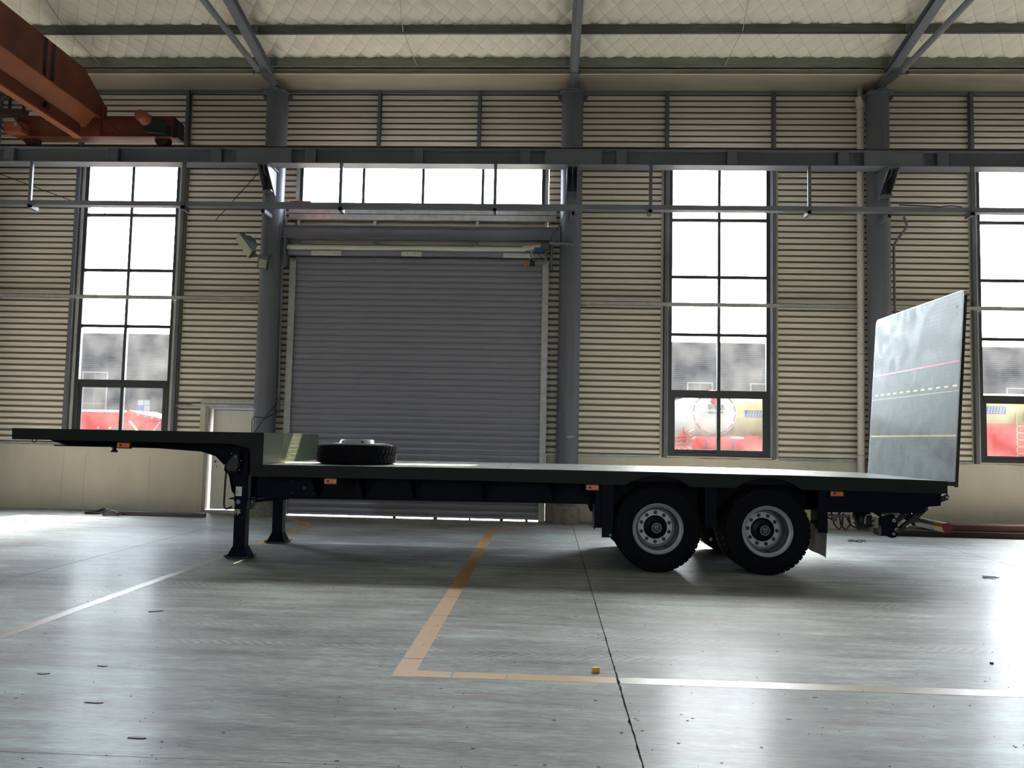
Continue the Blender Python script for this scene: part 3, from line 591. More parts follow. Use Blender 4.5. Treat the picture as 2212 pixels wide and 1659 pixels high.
# ------------------------------------------------------------------ drainpipe
dp = thing('drainpipe', 'cream plastic drainpipe running full height beside the right column', 'pipe', (6.05, 15.9, 0))
def dpx(z): return 6.03 + (z - 1.2) * 0.006
b = MB(); b.cyl((dpx(0), 15.9, 0.02), (dpx(8.38), 15.9, 8.38), 0.068, 24); b.build('pipe', M_pvc, dp)
for z in (8.36, ): MB().lathe([(0.070, z - 0.10), (0.088, z - 0.08), (0.088, z + 0.02), (0.098, z + 0.04), (0.098, z + 0.11), (0.085, z + 0.12)], (dpx(z), 15.9, 0), 'z', 24).build('socket', M_pvc, dp)
for z in (7.85, 5.39, 4.54, 3.37, 1.42): MB().lathe([(0.069, z - 0.09), (0.073, z - 0.085), (0.073, z), (0.069, z + 0.003)], (dpx(z), 15.9, 0), 'z', 24).build('collar', M_pvc, dp)
for z in (7.85, 5.39, 3.37, 1.42): MB().lathe([(0.0735, z - 0.004), (0.0735, z + 0.004)], (dpx(z), 15.9, 0), 'z', 24).build('clip', M_lampb, dp)
MB().cyl((dpx(8.5), 15.9, 8.40), (dpx(8.5), 15.9, 8.66), 0.060, 20).build('outlet', M_gutter, dp)

# ------------------------------------------------------------------ crane runway, conductor rail
rw = thing('crane_runway_beam', 'long slate grey crane runway beam across the whole wall', 'beam', (0, 15.2, 6.8))
b = MB(); x0, x1 = XL + 0.2, XR - 0.2
b.box(x0, x1, 15.05, 15.35, 6.80, 6.812); b.box(x0, x1, 15.05, 15.35, 7.088, 7.10); b.box(x0, x1, 15.193, 15.207, 6.812, 7.088); b.build('girder', M_beam, rw)
for cx in CX[1:6]:
    MB().box(cx - 0.53, cx + 0.55, 15.06, 15.08, 6.815, 7.085).build('splice_plate', M_column, rw)
for cx in CX[:6]:
    for dx in (0.92, 3.0, 5.05): MB().box(cx + dx - 0.10, cx + dx + 0.10, 15.075, 15.19, 6.812, 7.088).build('stiffener', M_column, rw)
b = MB(); b.box(x0, x1, 15.165, 15.235, 7.10, 7.115); b.box(x0, x1, 15.192, 15.208, 7.115, 7.15); b.box(x0, x1, 15.175, 15.225, 7.15, 7.17); b.build('rail', M_rust, rw)
for k in range(64): x = x0 + 0.3 + k * 0.585; MB().box(x, x + 0.07, 15.12, 15.165, 7.10, 7.125).build('rail_clip', M_rust, rw)
cr_ = thing('conductor_beam', 'slate grey box beam hung below the crane runway', 'beam', (0, 15.2, 5.9))
MB().box(x0, x1, 15.09, 15.19, 5.955, 6.045).build('box_beam', M_beam, cr_)
MB().box(x0, x1, 15.19, 15.26, 5.955, 5.965).build('bottom_lip', M_beam, cr_)
for x in (-16.15, -13.15, -10.13, -7.10, -4.03, -1.07, 1.86, 4.80, 7.77, 10.8, 13.8):
    b = MB(); b.box(x - 0.03, x + 0.03, 15.03, 15.075, 5.885, 6.80); b.box(x - 0.03, x + 0.03, 15.03, 15.29, 5.875, 5.945); b.build('hanger', M_column, cr_)

# ------------------------------------------------------------------ orange travelling crane
cn = thing('bridge_crane', 'orange overhead travelling crane on the runway beam', 'crane', (-8.95, 15.2, 7.17))
b = MB(); b.prism([(YF + 3, 7.66), (15.05, 7.66), (15.22, 7.74), (15.24, 7.93), (14.42, 8.37), (YF + 3, 8.37)], -9.27, -8.80, 'x'); b.build('box_girder', M_orange2, cn)
b = MB(); b.prism([(-8.80, 7.66), (-8.985, 7.42), (-9.065, 7.42), (-9.25, 7.66)], YF + 3, 14.86, 'y'); b.build('tapered_web', M_orange, cn)
b = MB(); b.prism([(-9.035, 7.42), (-9.015, 7.42), (-9.015, 7.17), (-9.035, 7.17)], YF + 3, 14.72, 'y'); b.build('hoist_web', M_orange2, cn)
MB().box(-9.10, -8.95, YF + 3, 14.72, 7.14, 7.17).build('hoist_flange', M_orange, cn)
MB().box(-8.80, -8.785, YF + 3, 15.0, 7.65, 7.675).build('edge_weld', M_orange, cn)
for y0, y1 in ((13.20, 13.29), (13.42, 13.51)): MB().box(-8.799, -8.795, y0, y1, 7.70, 8.365).build('black_stripe', M_black, cn)
MB().box(-8.985, -8.93, 13.55, 13.65, 7.26, 7.36).build('limit_switch', M_black, cn)
et = MB(); et.box(-10.5, -7.36, 15.06, 15.34, 7.29, 7.71); et.build('end_carriage', M_orange2, cn)
b = MB(); b.box(-10.5, -7.36, 15.03, 15.06, 7.62, 7.64); b.box(-10.5, -7.36, 15.0, 15.06, 7.285, 7.295); b.build('carriage_rib', M_orange2, cn)
b = MB(); b.prism([(-7.36, 7.29), (-7.36, 7.71), (-7.28, 7.64), (-7.27, 7.29)], 15.06, 15.34, 'y'); b.build('buffer_end', M_black, cn)
MB().box(-8.80, -8.72, 15.0, 15.1, 7.6, 7.9).build('joint_plate', M_orange2, cn)
for i in range(4): MB().cyl((-8.86, 15.0, 7.36 + i * 0.08), (-8.86, 15.04, 7.36 + i * 0.08), 0.014, 8).build('bolt', M_black, cn)
MB().box(-9.3, -8.78, 15.0, 15.06, 7.30, 7.72).build('joint_plate', M_orange2, cn)
for x in (-10.25, -7.62): MB().lathe([(0.03, 15.12), (0.125, 15.12), (0.14, 15.14), (0.14, 15.15), (0.12, 15.155), (0.12, 15.25), (0.14, 15.26), (0.14, 15.28), (0.03, 15.28)], (x, 0, 7.285), 'y', 28).build('wheel', M_rust, cn)
mo = MB(); mo.lathe([(0.0, 14.62), (0.09, 14.62), (0.10, 14.64), (0.105, 14.80), (0.12, 14.82), (0.125, 14.98), (0.06, 15.0)], (-7.82, 0, 7.575), 'y', 24).build('drive_motor', M_orange, cn)
b = MB(); b.prism([(-7.86, 7.34), (-7.42, 7.30), (-7.38, 7.46), (-7.58, 7.60), (-7.76, 7.66), (-7.84, 7.5)], 14.86, 15.06, 'y'); b.build('gearbox', mat('gearbox_green', (0.10, 0.17, 0.16), 0.4, 0, 0.3, 8), cn)
b = MB(); b.tube([(-8.6, 14.95, 7.55), (-8.35, 14.9, 7.35), (-8.2, 14.9, 7.30), (-8.0, 14.9, 7.36), (-7.86, 14.9, 7.42)], 0.009, 6); b.build('cable', M_cable, cn)
# service bracket at the left end of the carriage
b = MB()
for x in (-10.62, -10.20): b.tube([(x - 0.18, 14.70, 7.62), (x + 0.05, 14.8, 7.33)], 0.018, 6)
b.prism([(-10.9, 7.58), (-10.15, 7.60), (-10.12, 7.70), (-10.85, 7.72)], 14.68, 14.86, 'y')
for x in (-10.42, -10.14): b.box(x - 0.02, x + 0.02, 14.70, 14.74, 7.70, 8.0)
b.tube([(-10.75, 14.72, 8.02), (-10.5, 14.72, 7.96), (-10.1, 14.72, 7.96)], 0.016, 6); b.build('service_bracket', M_rust, cn)
MB().box(-10.58, -10.22, 14.80, 15.06, 7.30, 7.50).build('drive_housing', M_orange, cn)
MB().lathe([(0.0, 14.78), (0.035, 14.78), (0.035, 14.83)], (-10.33, 0, 7.44), 'y', 14).build('beacon', M_glassl, cn)

# ------------------------------------------------------------------ roller shutter
sh = struct('door_1', (-2.66, 15.95, 0))
SX0, SX1 = -5.13, -0.12
b0 = MB()
prof = [(0.0, 0.0), (0.012, -0.004), (0.016, -0.016), (0.055, -0.021), (0.096, -0.016), (0.104, -0.004), (0.110, 0.004), (0.118, 0.004), (0.121, 0.0)]
vs = []
for z, y in prof: vs += [(SX0, 15.93 + y, z), (SX1, 15.93 + y, z)]
vs += [(SX0, 15.945, 0.0), (SX1, 15.945, 0.0), (SX0, 15.945, 0.121), (SX1, 15.945, 0.121)]
n_ = len(prof); fs = [(2 * i, 2 * i + 1, 2 * i + 3, 2 * i + 2) for i in range(n_ - 1)] + [(2 * n_, 2 * n_ + 1, 2 * n_ + 3, 2 * n_ + 2), (0, 1, 2 * n_ + 1, 2 * n_), (2 * n_ - 2, 2 * n_ - 1, 2 * n_ + 3, 2 * n_ + 2)]
b0.add(vs, fs); slat_me = b0.mesh('slat', M_shutter, (-2.66, 15.95, 0)); P = 0.1216
for k in range(42):
    o = bpy.data.objects.new('slat', slat_me); COL.objects.link(o); o.parent = sh; o.location = (0, 0, 0.075 + k * P)
MB().box(SX0, SX1, 15.91, 15.955, 0.028, 0.075).build('bottom_bar', M_shutter, sh)
for x in (-3.0, -2.2, -1.5, -0.9, -0.4): MB().box(x, x + 0.03 + rnd.random() * 0.05, 15.915, 15.945, 0.0, 0.03).build('seal_scrap', M_black, sh)
for x0, x1 in ((-5.21, -5.10), (-0.15, -0.04)):
    b = MB(); b.box(x0, x1, 15.86, 15.875, 0, 5.06); b.box(x0, x1, 15.975, 15.99, 0, 5.06); xo = x0 if x0 < -2 else x1 - 0.012; b.box(xo, xo + 0.012, 15.875, 15.975, 0, 5.06)
    for z in (0.6, 1.7, 2.8, 3.9, 4.8): b.cyl(((x0 + x1) / 2 - 0.01, 15.852, z), ((x0 + x1) / 2 - 0.01, 15.86, z), 0.013, 8)
    b.build('guide_rail', M_galv, sh)
for xx in (-5.235, -0.06): MB().box(xx, xx + 0.035, 15.88, D + 0.12, 0, 5.12).build('jamb_return', M_galv, sh)
MB().box(-5.2, -0.06, 15.97, D + 0.1, 5.06, 5.10).build('head_plate', M_galv, sh)
MB().cyl((-5.24, 15.82, 5.235), (-0.12, 15.82, 5.235), 0.062, 24).build('roller_tube', M_shutter, sh)
MB().cyl((-5.26, 15.79, 5.335), (-0.50, 15.79, 5.335), 0.052, 20).build('upper_tube', M_white, sh)
for x0, x1, dz in ((-4.76, -4.16, 0), (-2.95, -2.55, 0), (-0.93, -0.40, -0.01)):
    b = MB(); M_ = Matrix.Translation((0, 15.74, 5.22 + dz)) @ Matrix.Rotation(math.radians(-12), 4, 'X'); b.box(x0, x1, -0.004, 0.004, -0.045, 0.035, M_); b.box(x0, x1, 0.0, 0.03, -0.05, -0.045, M_); hp = b.build('hanger_plate', M_white, sh)
    for xx in (x0 + 0.12, x1 - 0.12): MB().cyl((xx, 15.728, 5.215 + dz), (xx, 15.738, 5.215 + dz), 0.008, 8).build('screw', M_lampb, hp)
for x in (-5.29, 0.02):
    b = MB(); b.box(x - 0.012, x + 0.012, 15.68, 15.95, 4.98, 5.50); b.box(x - 0.03, x + 0.03, 15.93, 15.96, 4.95, 5.5); b.build('end_bracket', M_beam, sh)
mt_ = thing('shutter_motor', 'small grey and blue shutter motor at the right end of the roller tube', 'motor', (-0.25, 15.7, 5.3))
MB().cyl((-0.56, 15.66, 5.325), (-0.12, 15.66, 5.365), 0.048, 18).build('motor_body', M_pvc, mt_)
MB().box(-0.20, -0.03, 15.60, 15.72, 5.30, 5.42).build('gear_case', M_lampb, mt_)
MB().box(-0.31, -0.14, 15.58, 15.64, 5.245, 5.33).build('terminal_box', M_blue, mt_)
MB().tube([(-0.44, 15.6, 5.33), (-0.38, 15.6, 5.25), (-0.34, 15.6, 5.15), (-0.42, 15.6, 5.09)], 0.008, 6).build('cord', M_pvc, mt_)
MB().box(-0.40, -0.30, 15.57, 15.62, 4.965, 5.10).build('control_box', M_black, mt_)
MB().box(-0.335, -0.312, 15.566, 15.57, 5.07, 5.09).build('label_sticker', M_white, mt_)
MB().prism([(-0.505, 5.07), (-0.475, 5.085), (-0.455, 5.02), (-0.46, 4.93), (-0.485, 4.88), (-0.51, 4.96)], 15.57, 15.60, 'y').build('pull_handle', M_orangep, mt_)
MB().tube([(-0.30, 15.6, 5.25), (-0.15, 15.6, 5.10), (0.0, 15.65, 5.15)], 0.005, 5).build('cord', M_cable, mt_)
sp = thing('chain_tube', 'short dark steel tube sticking out in front of the column beside the shutter motor', 'tube', (0.25, 15.48, 5.37))
MB().cyl((-0.02, 15.50, 5.40), (0.43, 15.48, 5.38), 0.026, 14).build('tube', M_beam, sp); MB().box(0.38, 0.45, 15.47, 15.54, 5.33, 5.39).build('clamp', M_beam, sp)
for pts, r, lab in (([(-5.36, 15.80, 6.15), (-5.35, 15.8, 5.95), (-5.31, 15.78, 5.85), (-5.36, 15.76, 5.55), (-5.35, 15.76, 5.0), (-5.33, 15.78, 3.0), (-5.31, 15.78, 1.95)], 0.026, 'vertical conduit between the left column and the shutter guide'),
                    ([(6.90, 15.92, 6.10), (6.955, 15.92, 5.93), (6.93, 15.92, 5.86), (6.73, 15.92, 5.58), (6.70, 15.92, 5.50), (6.705, 15.92, 3.5), (6.70, 15.92, 1.35)], 0.024, 'bent dark conduit right of the column behind the tail lift')):
    o = MB().tube(pts, r, 12).build('conduit', M_beam, org=pts[-1]); tag(o, lab, 'conduit')
for pts, r, lab in (([(0.28, 15.50, 6.04), (0.20, 15.50, 5.8), (0.02, 15.5, 5.55), (-0.02, 15.55, 5.42)], 0.006, 'thin black cord hanging from the beam to the shutter motor'),
                    ([(6.45, 15.08, 6.08), (6.9, 15.1, 6.07), (7.2, 15.1, 6.055), (7.4, 15.08, 6.07), (7.6, 15.1, 6.055)], 0.010, 'dark cable lying on the hung beam at the right column'),
                    ([(-5.28, 15.75, 2.05), (-5.45, 15.48, 1.90), (-5.68, 15.47, 1.92), (-5.72, 15.47, 1.85), (-5.7, 15.47, 1.4)], 0.008, 'thin cable looping around the foot of the left column'),
                    ([(-5.70, 15.45, 1.55), (-5.5, 15.45, 1.85), (-5.25, 15.60, 2.25)], 0.007, 'thin grey cable slanting across the left column')):
    o = MB().tube(pts, r, 6).build('cable', M_cable, org=pts[0]); tag(o, lab, 'cable')
o = MB().box(-5.02, -4.62, 15.10, 15.18, 6.046, 6.075).build('orange_strap_bundle', M_orangep, org=(-4.8, 15.14, 6.046)); tag(o, 'flat orange strap bundle lying on the hung beam', 'strap')
for p0, p1, lab in (((-9.05, 15.9, 6.0), (-11.5, 15.6, 6.85), 'thin brace rod left of the left tall window'), ((-6.80, 15.9, 5.90), (-5.74, 15.62, 6.93), 'thin brace rod left of the left column')):
    o = MB().cyl(p0, p1, 0.007, 6).build('brace_rod', M_cable, org=p0); tag(o, lab, 'rod')

# floodlights on the left column
f1 = thing('floodlight', 'large round-backed floodlight tilted down on the left column', 'floodlight', (-5.9, 15.3, 5.24), 'floodlights on the left column')
M_ = Matrix.Translation((-5.92, 15.30, 5.25)) @ Matrix.Rotation(math.radians(-38), 4, 'Y') @ Matrix.Rotation(math.radians(48), 4, 'Z')
b = MB(); b.box(-0.045, 0.045, -0.12, 0.12, -0.23, 0.23, M_); b.build('housing', M_lampb, f1)
b = MB(); b.prism([(-0.15, 0.045), (-0.17, 0.06), (-0.12, 0.16), (0.0, 0.20), (0.12, 0.16), (0.17, 0.06)], -0.08, 0.08, 'y', M_ @ Matrix.Rotation(PI / 2, 4, 'Y') @ Matrix.Scale(1, 4)); b.build('reflector_back', M_lampb, f1)
MB().box(-0.052, -0.044, -0.108, 0.108, -0.215, 0.215, M_).build('glass', M_glassl, f1)
MB().tube([(-5.80, 15.36, 5.12), (-5.72, 15.42, 5.06), (-5.64, 15.52, 5.08)], 0.018, 8).build('arm', M_lampb, f1)
f2 = thing('floodlight', 'small square floodlight with a pale panel below the large one', 'floodlight', (-5.6, 15.35, 4.93), 'floodlights on the left column')
M_ = Matrix.Translation((-5.59, 15.36, 4.93)) @ Matrix.Rotation(math.radians(13), 4, 'Y') @ Matrix.Rotation(math.radians(20), 4, 'X')
MB().box(-0.10, 0.10, -0.03, 0.03, -0.13, 0.13, M_).build('housing', M_lampb, f2); MB().box(-0.075, 0.08, -0.036, -0.030, -0.11, 0.06, M_).build('light_panel', M_glassl, f2)
MB().tube([(-5.50, 15.40, 5.03), (-5.46, 15.46, 5.09), (-5.50, 15.52, 5.10)], 0.012, 8).build('arm', M_lampb, f2)

# ------------------------------------------------------------------ personnel door left of the shutter
dr = struct('door_2', (-6.4, D, 0))
b = MB(); b.box(-6.98, -6.80, D - 0.09, D + 0.10, 0, 2.14); b.build('door_frame', M_flash, dr)
b = MB(); b.box(-6.86, -6.79, D - 0.12, D + 0.12, 0, 2.12); b.build('door_frame', M_door, dr)
b = MB(); b.box(-6.90, -5.60, D - 0.11, D + 0.12, 2.08, 2.14); b.box(-7.15, -5.60, D - 0.10, D - 0.03, 2.14, 2.17); b.box(-6.98, -5.6, D - 0.09, D, 2.18, 2.26); b.build('lintel', M_galv, dr)
b = MB(); b.box(-7.50, -6.9, D - 0.08, D - 0.04, 2.10, 2.145); b.build('transom', M_galv, dr)
b = MB(); b.box(-6.80, -5.62, D - 0.10, D + 0.12, 0, 0.055); b.build('threshold', M_galv, dr)
MB().box(-7.1, -5.5, D + 0.14, D + 2.3, 2.32, 2.38).build('sun_block_canopy', M_flash, dr)  # unseen canopy added to keep sunlight out of the door gap
lf = MB(); Ml = Matrix.Translation((-5.84, D + 0.02, 0)) @ Matrix.Rotation(math.radians(-1.0), 4, 'Z'); lf.box(-0.905, 0.0, -0.02, 0.02, 0.07, 2.045, Ml); leaf = lf.build('door_leaf', M_leaf, dr)
MB().cyl((-6.66, D - 0.02, 1.02), (-6.66, D + 0.01, 1.02), 0.022, 14).build('lock', M_lampb, leaf)
b = MB(); b.cyl((-6.66, D - 0.03, 0.91), (-6.66, D + 0.01, 0.91), 0.028, 14); b.tube([(-6.66, D - 0.03, 0.91), (-6.66, D - 0.055, 0.91), (-6.58, D - 0.055, 0.905)], 0.010, 8); b.build('door_handle', M_galv, leaf)
MB().box(-5.84, -5.6, D - 0.06, D + 0.1, 0.0, 2.1).build('door_frame', M_door, dr)

# ------------------------------------------------------------------ trailer (local frame: x along, y depth away from the camera, z up)
tr = thing('lowbed_trailer', 'dark green low-bed semi-trailer with gooseneck, dual wheels and raised tail lift', 'trailer', (0, 10.035, 0), rz=0.01314, local=True)
TW = 2.55
deck_top = [(-3.535, 1.207), (-2.6, 1.211), (-1.3, 1.219), (0.1, 1.223), (1.8, 1.222), (2.93, 1.218), (4.04, 1.205), (4.856, 1.190)]
def dz(x):
    for (a, za), (b_, zb) in zip(deck_top, deck_top[1:]):
        if x <= b_: t = (x - a) / (b_ - a); return za + (zb - za) * max(0, t)
    return deck_top[-1][1]
def arc(xc, w_, zt, zb, n=12):   # wheel arch from right to left
    h = zt - zb; r = (w_ * w_ + h * h) / (2 * h); zc = zt - r; a0 = math.asin(w_ / r); return [(xc + r * math.sin(a0 - 2 * a0 * i / n), zc + r * math.cos(a0 - 2 * a0 * i / n)) for i in range(n + 1)]
rail = [(x, z) for x, z in deck_top] + [(4.856, 1.040), (3.11, 1.050)] + arc(2.705, 0.40, 1.186, 1.050) + arc(1.365, 0.395, 1.184, 1.054) + [(0.1, 1.064), (-1.0, 1.070), (-2.6, 1.066), (-3.69, 1.060), (-3.69, 1.207)]
for y0, y1 in ((0.0, 0.05), (TW - 0.05, TW)):
    MB().prism(rail, y0, y1, 'y').build('deck_side_rail', M_green, tr)
    MB().prism([(-6.742, 1.599), (-3.535, 1.606), (-3.535, 1.46), (-6.734, 1.458)], y0, y1, 'y').build('gooseneck_side_rail', M_green, tr)
    MB().prism([(-3.905, 1.459), (-3.535, 1.459), (-3.535, 1.208), (-3.695, 1.208), (-3.695, 1.40)], y0, y1, 'y').build('corner_panel', M_green, tr)
    yo = y0 - 0.004 if y0 < 1 else y1 + 0.004
    MB().prism([(-3.70, 1.44), (-3.55, 1.59), (-3.541, 1.59), (-3.541, 1.22), (-3.555, 1.22), (-3.555, 1.56), (-3.69, 1.425)], min(yo, yo + 0.004), max(yo, yo + 0.004), 'y').build('weld_flange', M_green, tr)
MB().box(-6.742, -6.69, 0.05, TW - 0.05, 1.459, 1.598).build('front_rail', M_green, tr)
grid('gooseneck_deck', [-6.70, -5.0, -3.55], [0.03, 1.2, TW - 0.03], lambda x, y: (x, y, 1.597 + (x + 6.74) * 0.0022), M_head, tr)
# headboard: the step between gooseneck and deck
hbd = grid('headboard', [0.0, TW], [0.0, 0.400], lambda y, z: (-3.532, y, 1.206 + z), M_head, tr)
MB().box(-3.545, -3.533, 0.0, TW, 1.206, 1.606).build('headboard_back', M_green, tr)
# deck plates
px = -3.53
for x1 in (-2.0, -0.5, 1.0, 2.5, 3.7, 4.84):
    xs_ = [px + (x1 - px) * i / 6 for i in range(7)]
    grid('deck_plate', xs_, [0.012, 0.8, 1.7, TW - 0.012], lambda x, y: (x, y, dz(x) + 0.003), M_deck, tr); px = x1 + 0.006
MB().prism([(-3.6, 1.10), (4.84, 1.10), (4.84, 1.185), (2.9, 1.212), (0.1, 1.217), (-3.6, 1.200)], 0.05, TW - 0.05, 'y').build('deck_frame', M_navy, tr)
# main beams and gooseneck beams
goose = [(-6.52, 1.456), (-6.30, 1.392), (-5.05, 1.374), (-4.49, 1.343), (-4.30, 1.287), (-4.18, 1.170), (-4.11, 1.02), (-4.07, 0.84), (-3.99, 0.755), (-2.66, 0.768), (0.66, 0.782), (3.5, 0.775), (4.2, 0.80)]
for yb in (0.50, TW - 0.50):
    b = MB(); b.prism(goose + [(4.8, 0.92), (4.8, 1.10), (-3.58, 1.10), (-3.58, 1.459), (-6.5, 1.459)], yb - 0.01, yb + 0.01, 'y'); mb_ = b.build('main_beam', M_navy, tr)
    b = MB()
    for (xa, za), (xb, zb) in zip(goose, goose[1:]):
        b.add([(xa, yb - 0.07, za), (xb, yb - 0.07, zb), (xb, yb + 0.07, zb), (xa, yb + 0.07, za), (xa, yb - 0.07, za + 0.014), (xb, yb - 0.07, zb + 0.014), (xb, yb + 0.07, zb + 0.014), (xa, yb + 0.07, za + 0.014)], [(0, 3, 2, 1), (4, 5, 6, 7), (0, 1, 5, 4), (1, 2, 6, 5), (2, 3, 7, 6), (3, 0, 4, 7)])
    b.build('bottom_flange', M_navy, mb_)
    for x, z, r in ((-3.14, 0.90, 0.024), (-3.3, 0.98, 0.010), (-3.3, 0.83, 0.010), (-3.02, 0.83, 0.010)):
        MB().cyl((x, yb - 0.013, z), (x, yb - 0.010, z), r, 14).build('hole', M_black, mb_)
for x in (-2.95, -2.35, -1.7, -0.8, 0.1):
    for s in (0, 1):
        pl = [(0.06, 1.06), (0.50, 1.06), (0.50, 0.80), (0.44, 0.80)] if s == 0 else [(TW - 0.06, 1.06), (TW - 0.5, 1.06), (TW - 0.5, 0.80), (TW - 0.44, 0.80)]
        MB().prism(pl, x, x + 0.012, 'x').build('outrigger', M_navy, tr)
for x in (-6.2, -5.4, -4.6, -3.8): MB().box(x, x + 0.08, 0.51, TW - 0.51, 1.40, 1.455).build('cross_member', M_navy, tr)
for x in (-3.3, -2.0, -0.6, 0.8, 2.0, 3.4, 4.3): MB().box(x, x + 0.08, 0.51, TW - 0.51, 0.90, 1.09).build('cross_member', M_navy, tr)
MB().box(-6.5, -5.2, 0.51, TW - 0.51, 1.375, 1.39).build('skid_plate', M_navy, tr)
MB().lathe([(0.0, 1.29), (0.045, 1.29), (0.048, 1.31), (0.028, 1.32), (0.028, 1.345), (0.040, 1.352), (0.045, 1.38)], (-6.09, TW / 2, 0), 'z', 20).build('kingpin', M_black, tr)
MB().prism([(-4.09, 0.84), (-3.99, 0.76), (-3.9, 0.76), (-3.6, 0.76), (-3.6, 1.45), (-4.0, 1.45), (-4.12, 1.1)], 0.52, 0.60, 'y').build('gooseneck_stiffener', M_navy, tr)

# landing legs
def leg(yc, near):
    xc = -3.912; b = MB(); b.box(xc - 0.082, xc + 0.082, yc - 0.082, yc + 0.082, 0.72, 1.34 if near else 1.05); L_ = b.build('landing_leg', M_navy, tr)
    MB().box(xc - 0.074, xc + 0.074, yc - 0.072, yc + 0.072, 0.12, 0.80).build('inner_tube', M_navy, L_)
    b = MB(); z0, z1 = 0.025, 0.15; a, c = 0.128, 0.078
    b.add([(xc - a, yc - a, z0), (xc + a, yc - a, z0), (xc + a, yc + a, z0), (xc - a, yc + a, z0), (xc - c, yc - c, z1), (xc + c, yc - c, z1), (xc + c, yc + c, z1), (xc - c, yc + c, z1)], [(0, 3, 2, 1), (4, 5, 6, 7), (0, 1, 5, 4), (1, 2, 6, 5), (2, 3, 7, 6), (3, 0, 4, 7)])
    b.build('foot', M_navy, L_)
    b = MB(); b.prism([(xc - 0.17, 0.03), (xc - 0.13, 0.0), (xc + 0.13, 0.0), (xc + 0.17, 0.03), (xc + 0.165, 0.038), (xc + 0.125, 0.025), (xc - 0.125, 0.025), (xc - 0.165, 0.038)], yc - 0.13, yc + 0.13, 'y'); b.build('foot_plate', M_black, L_)
    if near:
        g = [(-4.11, 1.12), (-4.10, 1.20), (-3.98, 1.345), (-3.945, 1.355), (-3.915, 1.34), (-3.90, 1.20), (-3.925, 1.10), (-3.95, 1.075), (-4.08, 1.085)]
        MB().prism(g, yc - 0.16, yc - 0.082, 'y').build('gear_case', M_navy, L_)
        g2 = [((x + 4.0) * 0.75 - 4.0 + 0.004, (z - 1.2) * 0.78 + 1.205) for x, z in g]
        MB().prism(g2, yc - 0.175, yc - 0.16, 'y').build('gear_cover', M_black, L_)
        MB().lathe([(0.0, yc - 0.19), (0.018, yc - 0.19), (0.02, yc - 0.175)], (-3.955, 0, 1.295), 'y', 14).build('input_shaft', M_lampb, L_)
        for x, z in ((-3.89, 1.245), (-3.905, 1.125), (-4.02, 1.335), (-4.1, 1.19)): MB().cyl((x, yc - 0.17, z), (x, yc - 0.158, z), 0.007, 8).build('bolt', M_galv, L_)
        MB().tube([(-4.085, yc - 0.13, 1.16), (-4.09, yc - 0.15, 1.0), (-4.095, yc - 0.15, 0.70), (-4.09, yc - 0.15, 0.655), (-4.065, yc - 0.15, 0.625), (-4.0, yc - 0.12, 0.655)], 0.013, 8).build('crank_handle', M_black, L_)
        MB().box(-3.975, -3.895, yc - 0.0845, yc - 0.082, 0.79, 0.91).build('label_plate', M_white, L_)
        lettering('——\n回回 ·\n' + '回一', 0.022, M_lampb, facing(-3.95, yc - 0.0848, 0.845), L_, 'label_print', 0.0003)
        MB().cyl((-3.935, yc - 0.084, 0.715), (-3.935, yc - 0.082, 0.715), 0.031, 24).build('round_sticker', M_blue, L_)
        lettering('左', 0.045, M_white, facing(-3.935, yc - 0.0845, 0.715), L_, 'lettering', 0.0004)
        lettering('停', 0.085, M_white, facing(-3.945, yc - 0.0755, 0.58, -0.1), L_, 'lettering', 0.0004)
        MB().box(-3.83, -3.735, yc - 0.04, yc - 0.02, 0.66, 0.78).build('brace_plate', M_black, L_); MB().cyl((-3.77, yc - 0.045, 0.71), (-3.77, yc - 0.04, 0.71), 0.009, 8).build('bolt', M_galv, L_)
        MB().prism([(-3.84, 0.62), (-3.79, 0.62), (-3.79, 1.06), (-3.84, 1.06)], yc - 0.06, yc + 0.06, 'y').build('mounting_plate', M_black, L_)
    MB().tube([(-3.80, yc, 0.72), (-3.35, yc + (0.1 if near else -0.1), 0.765)], 0.018, 8).build('stay_rod', M_navy, L_)
    MB().box(-4.05, -3.72, yc - 0.1, yc + 0.1, 0.748, 0.762).build('leg_bracket', M_navy, L_)
leg(0.40, True); leg(TW - 0.62, False)

# wheels
def tread_blocks(b, R, w0, w1, n=46, h=0.012):
    W = w1 - w0
    def blk(t, s0, s1, hexa, dt):
        pts = [(-dt, s0 + (s1 - s0) * 0.25), (0, s0), (dt, s0 + (s1 - s0) * 0.25), (dt, s1 - (s1 - s0) * 0.25), (0, s1), (-dt, s1 - (s1 - s0) * 0.25)] if hexa else [(-dt, s0), (dt, s0), (dt, s1), (-dt, s1)]
        base = [Vector(((R - h) * math.cos(t + a), y, (R - h) * math.sin(t + a))) for a, y in pts]; top = [Vector((R * math.cos(t + a * 0.93), y, R * math.sin(t + a * 0.93))) for a, y in pts]
        k = len(pts); b.add(base + top, [tuple(range(k, 2 * k))] + [(i, (i + 1) % k, k + (i + 1) % k, k + i) for i in range(k)])
    for i in range(n):
        t = 2 * PI * i / n; st = PI / n
        blk(t, w0 + 0.01, w0 + W * 0.21, False, st * 0.78); blk(t + st * 0.5, w0 + W * 0.17, w0 + W * 0.49, True, st * 0.80)
        blk(t + st * 1.4, w0 + W * 0.51, w0 + W * 0.83, True, st * 0.80); blk(t + st * 0.9, w0 + W * 0.79, w1 - 0.01, False, st * 0.78)
TR = 0.531
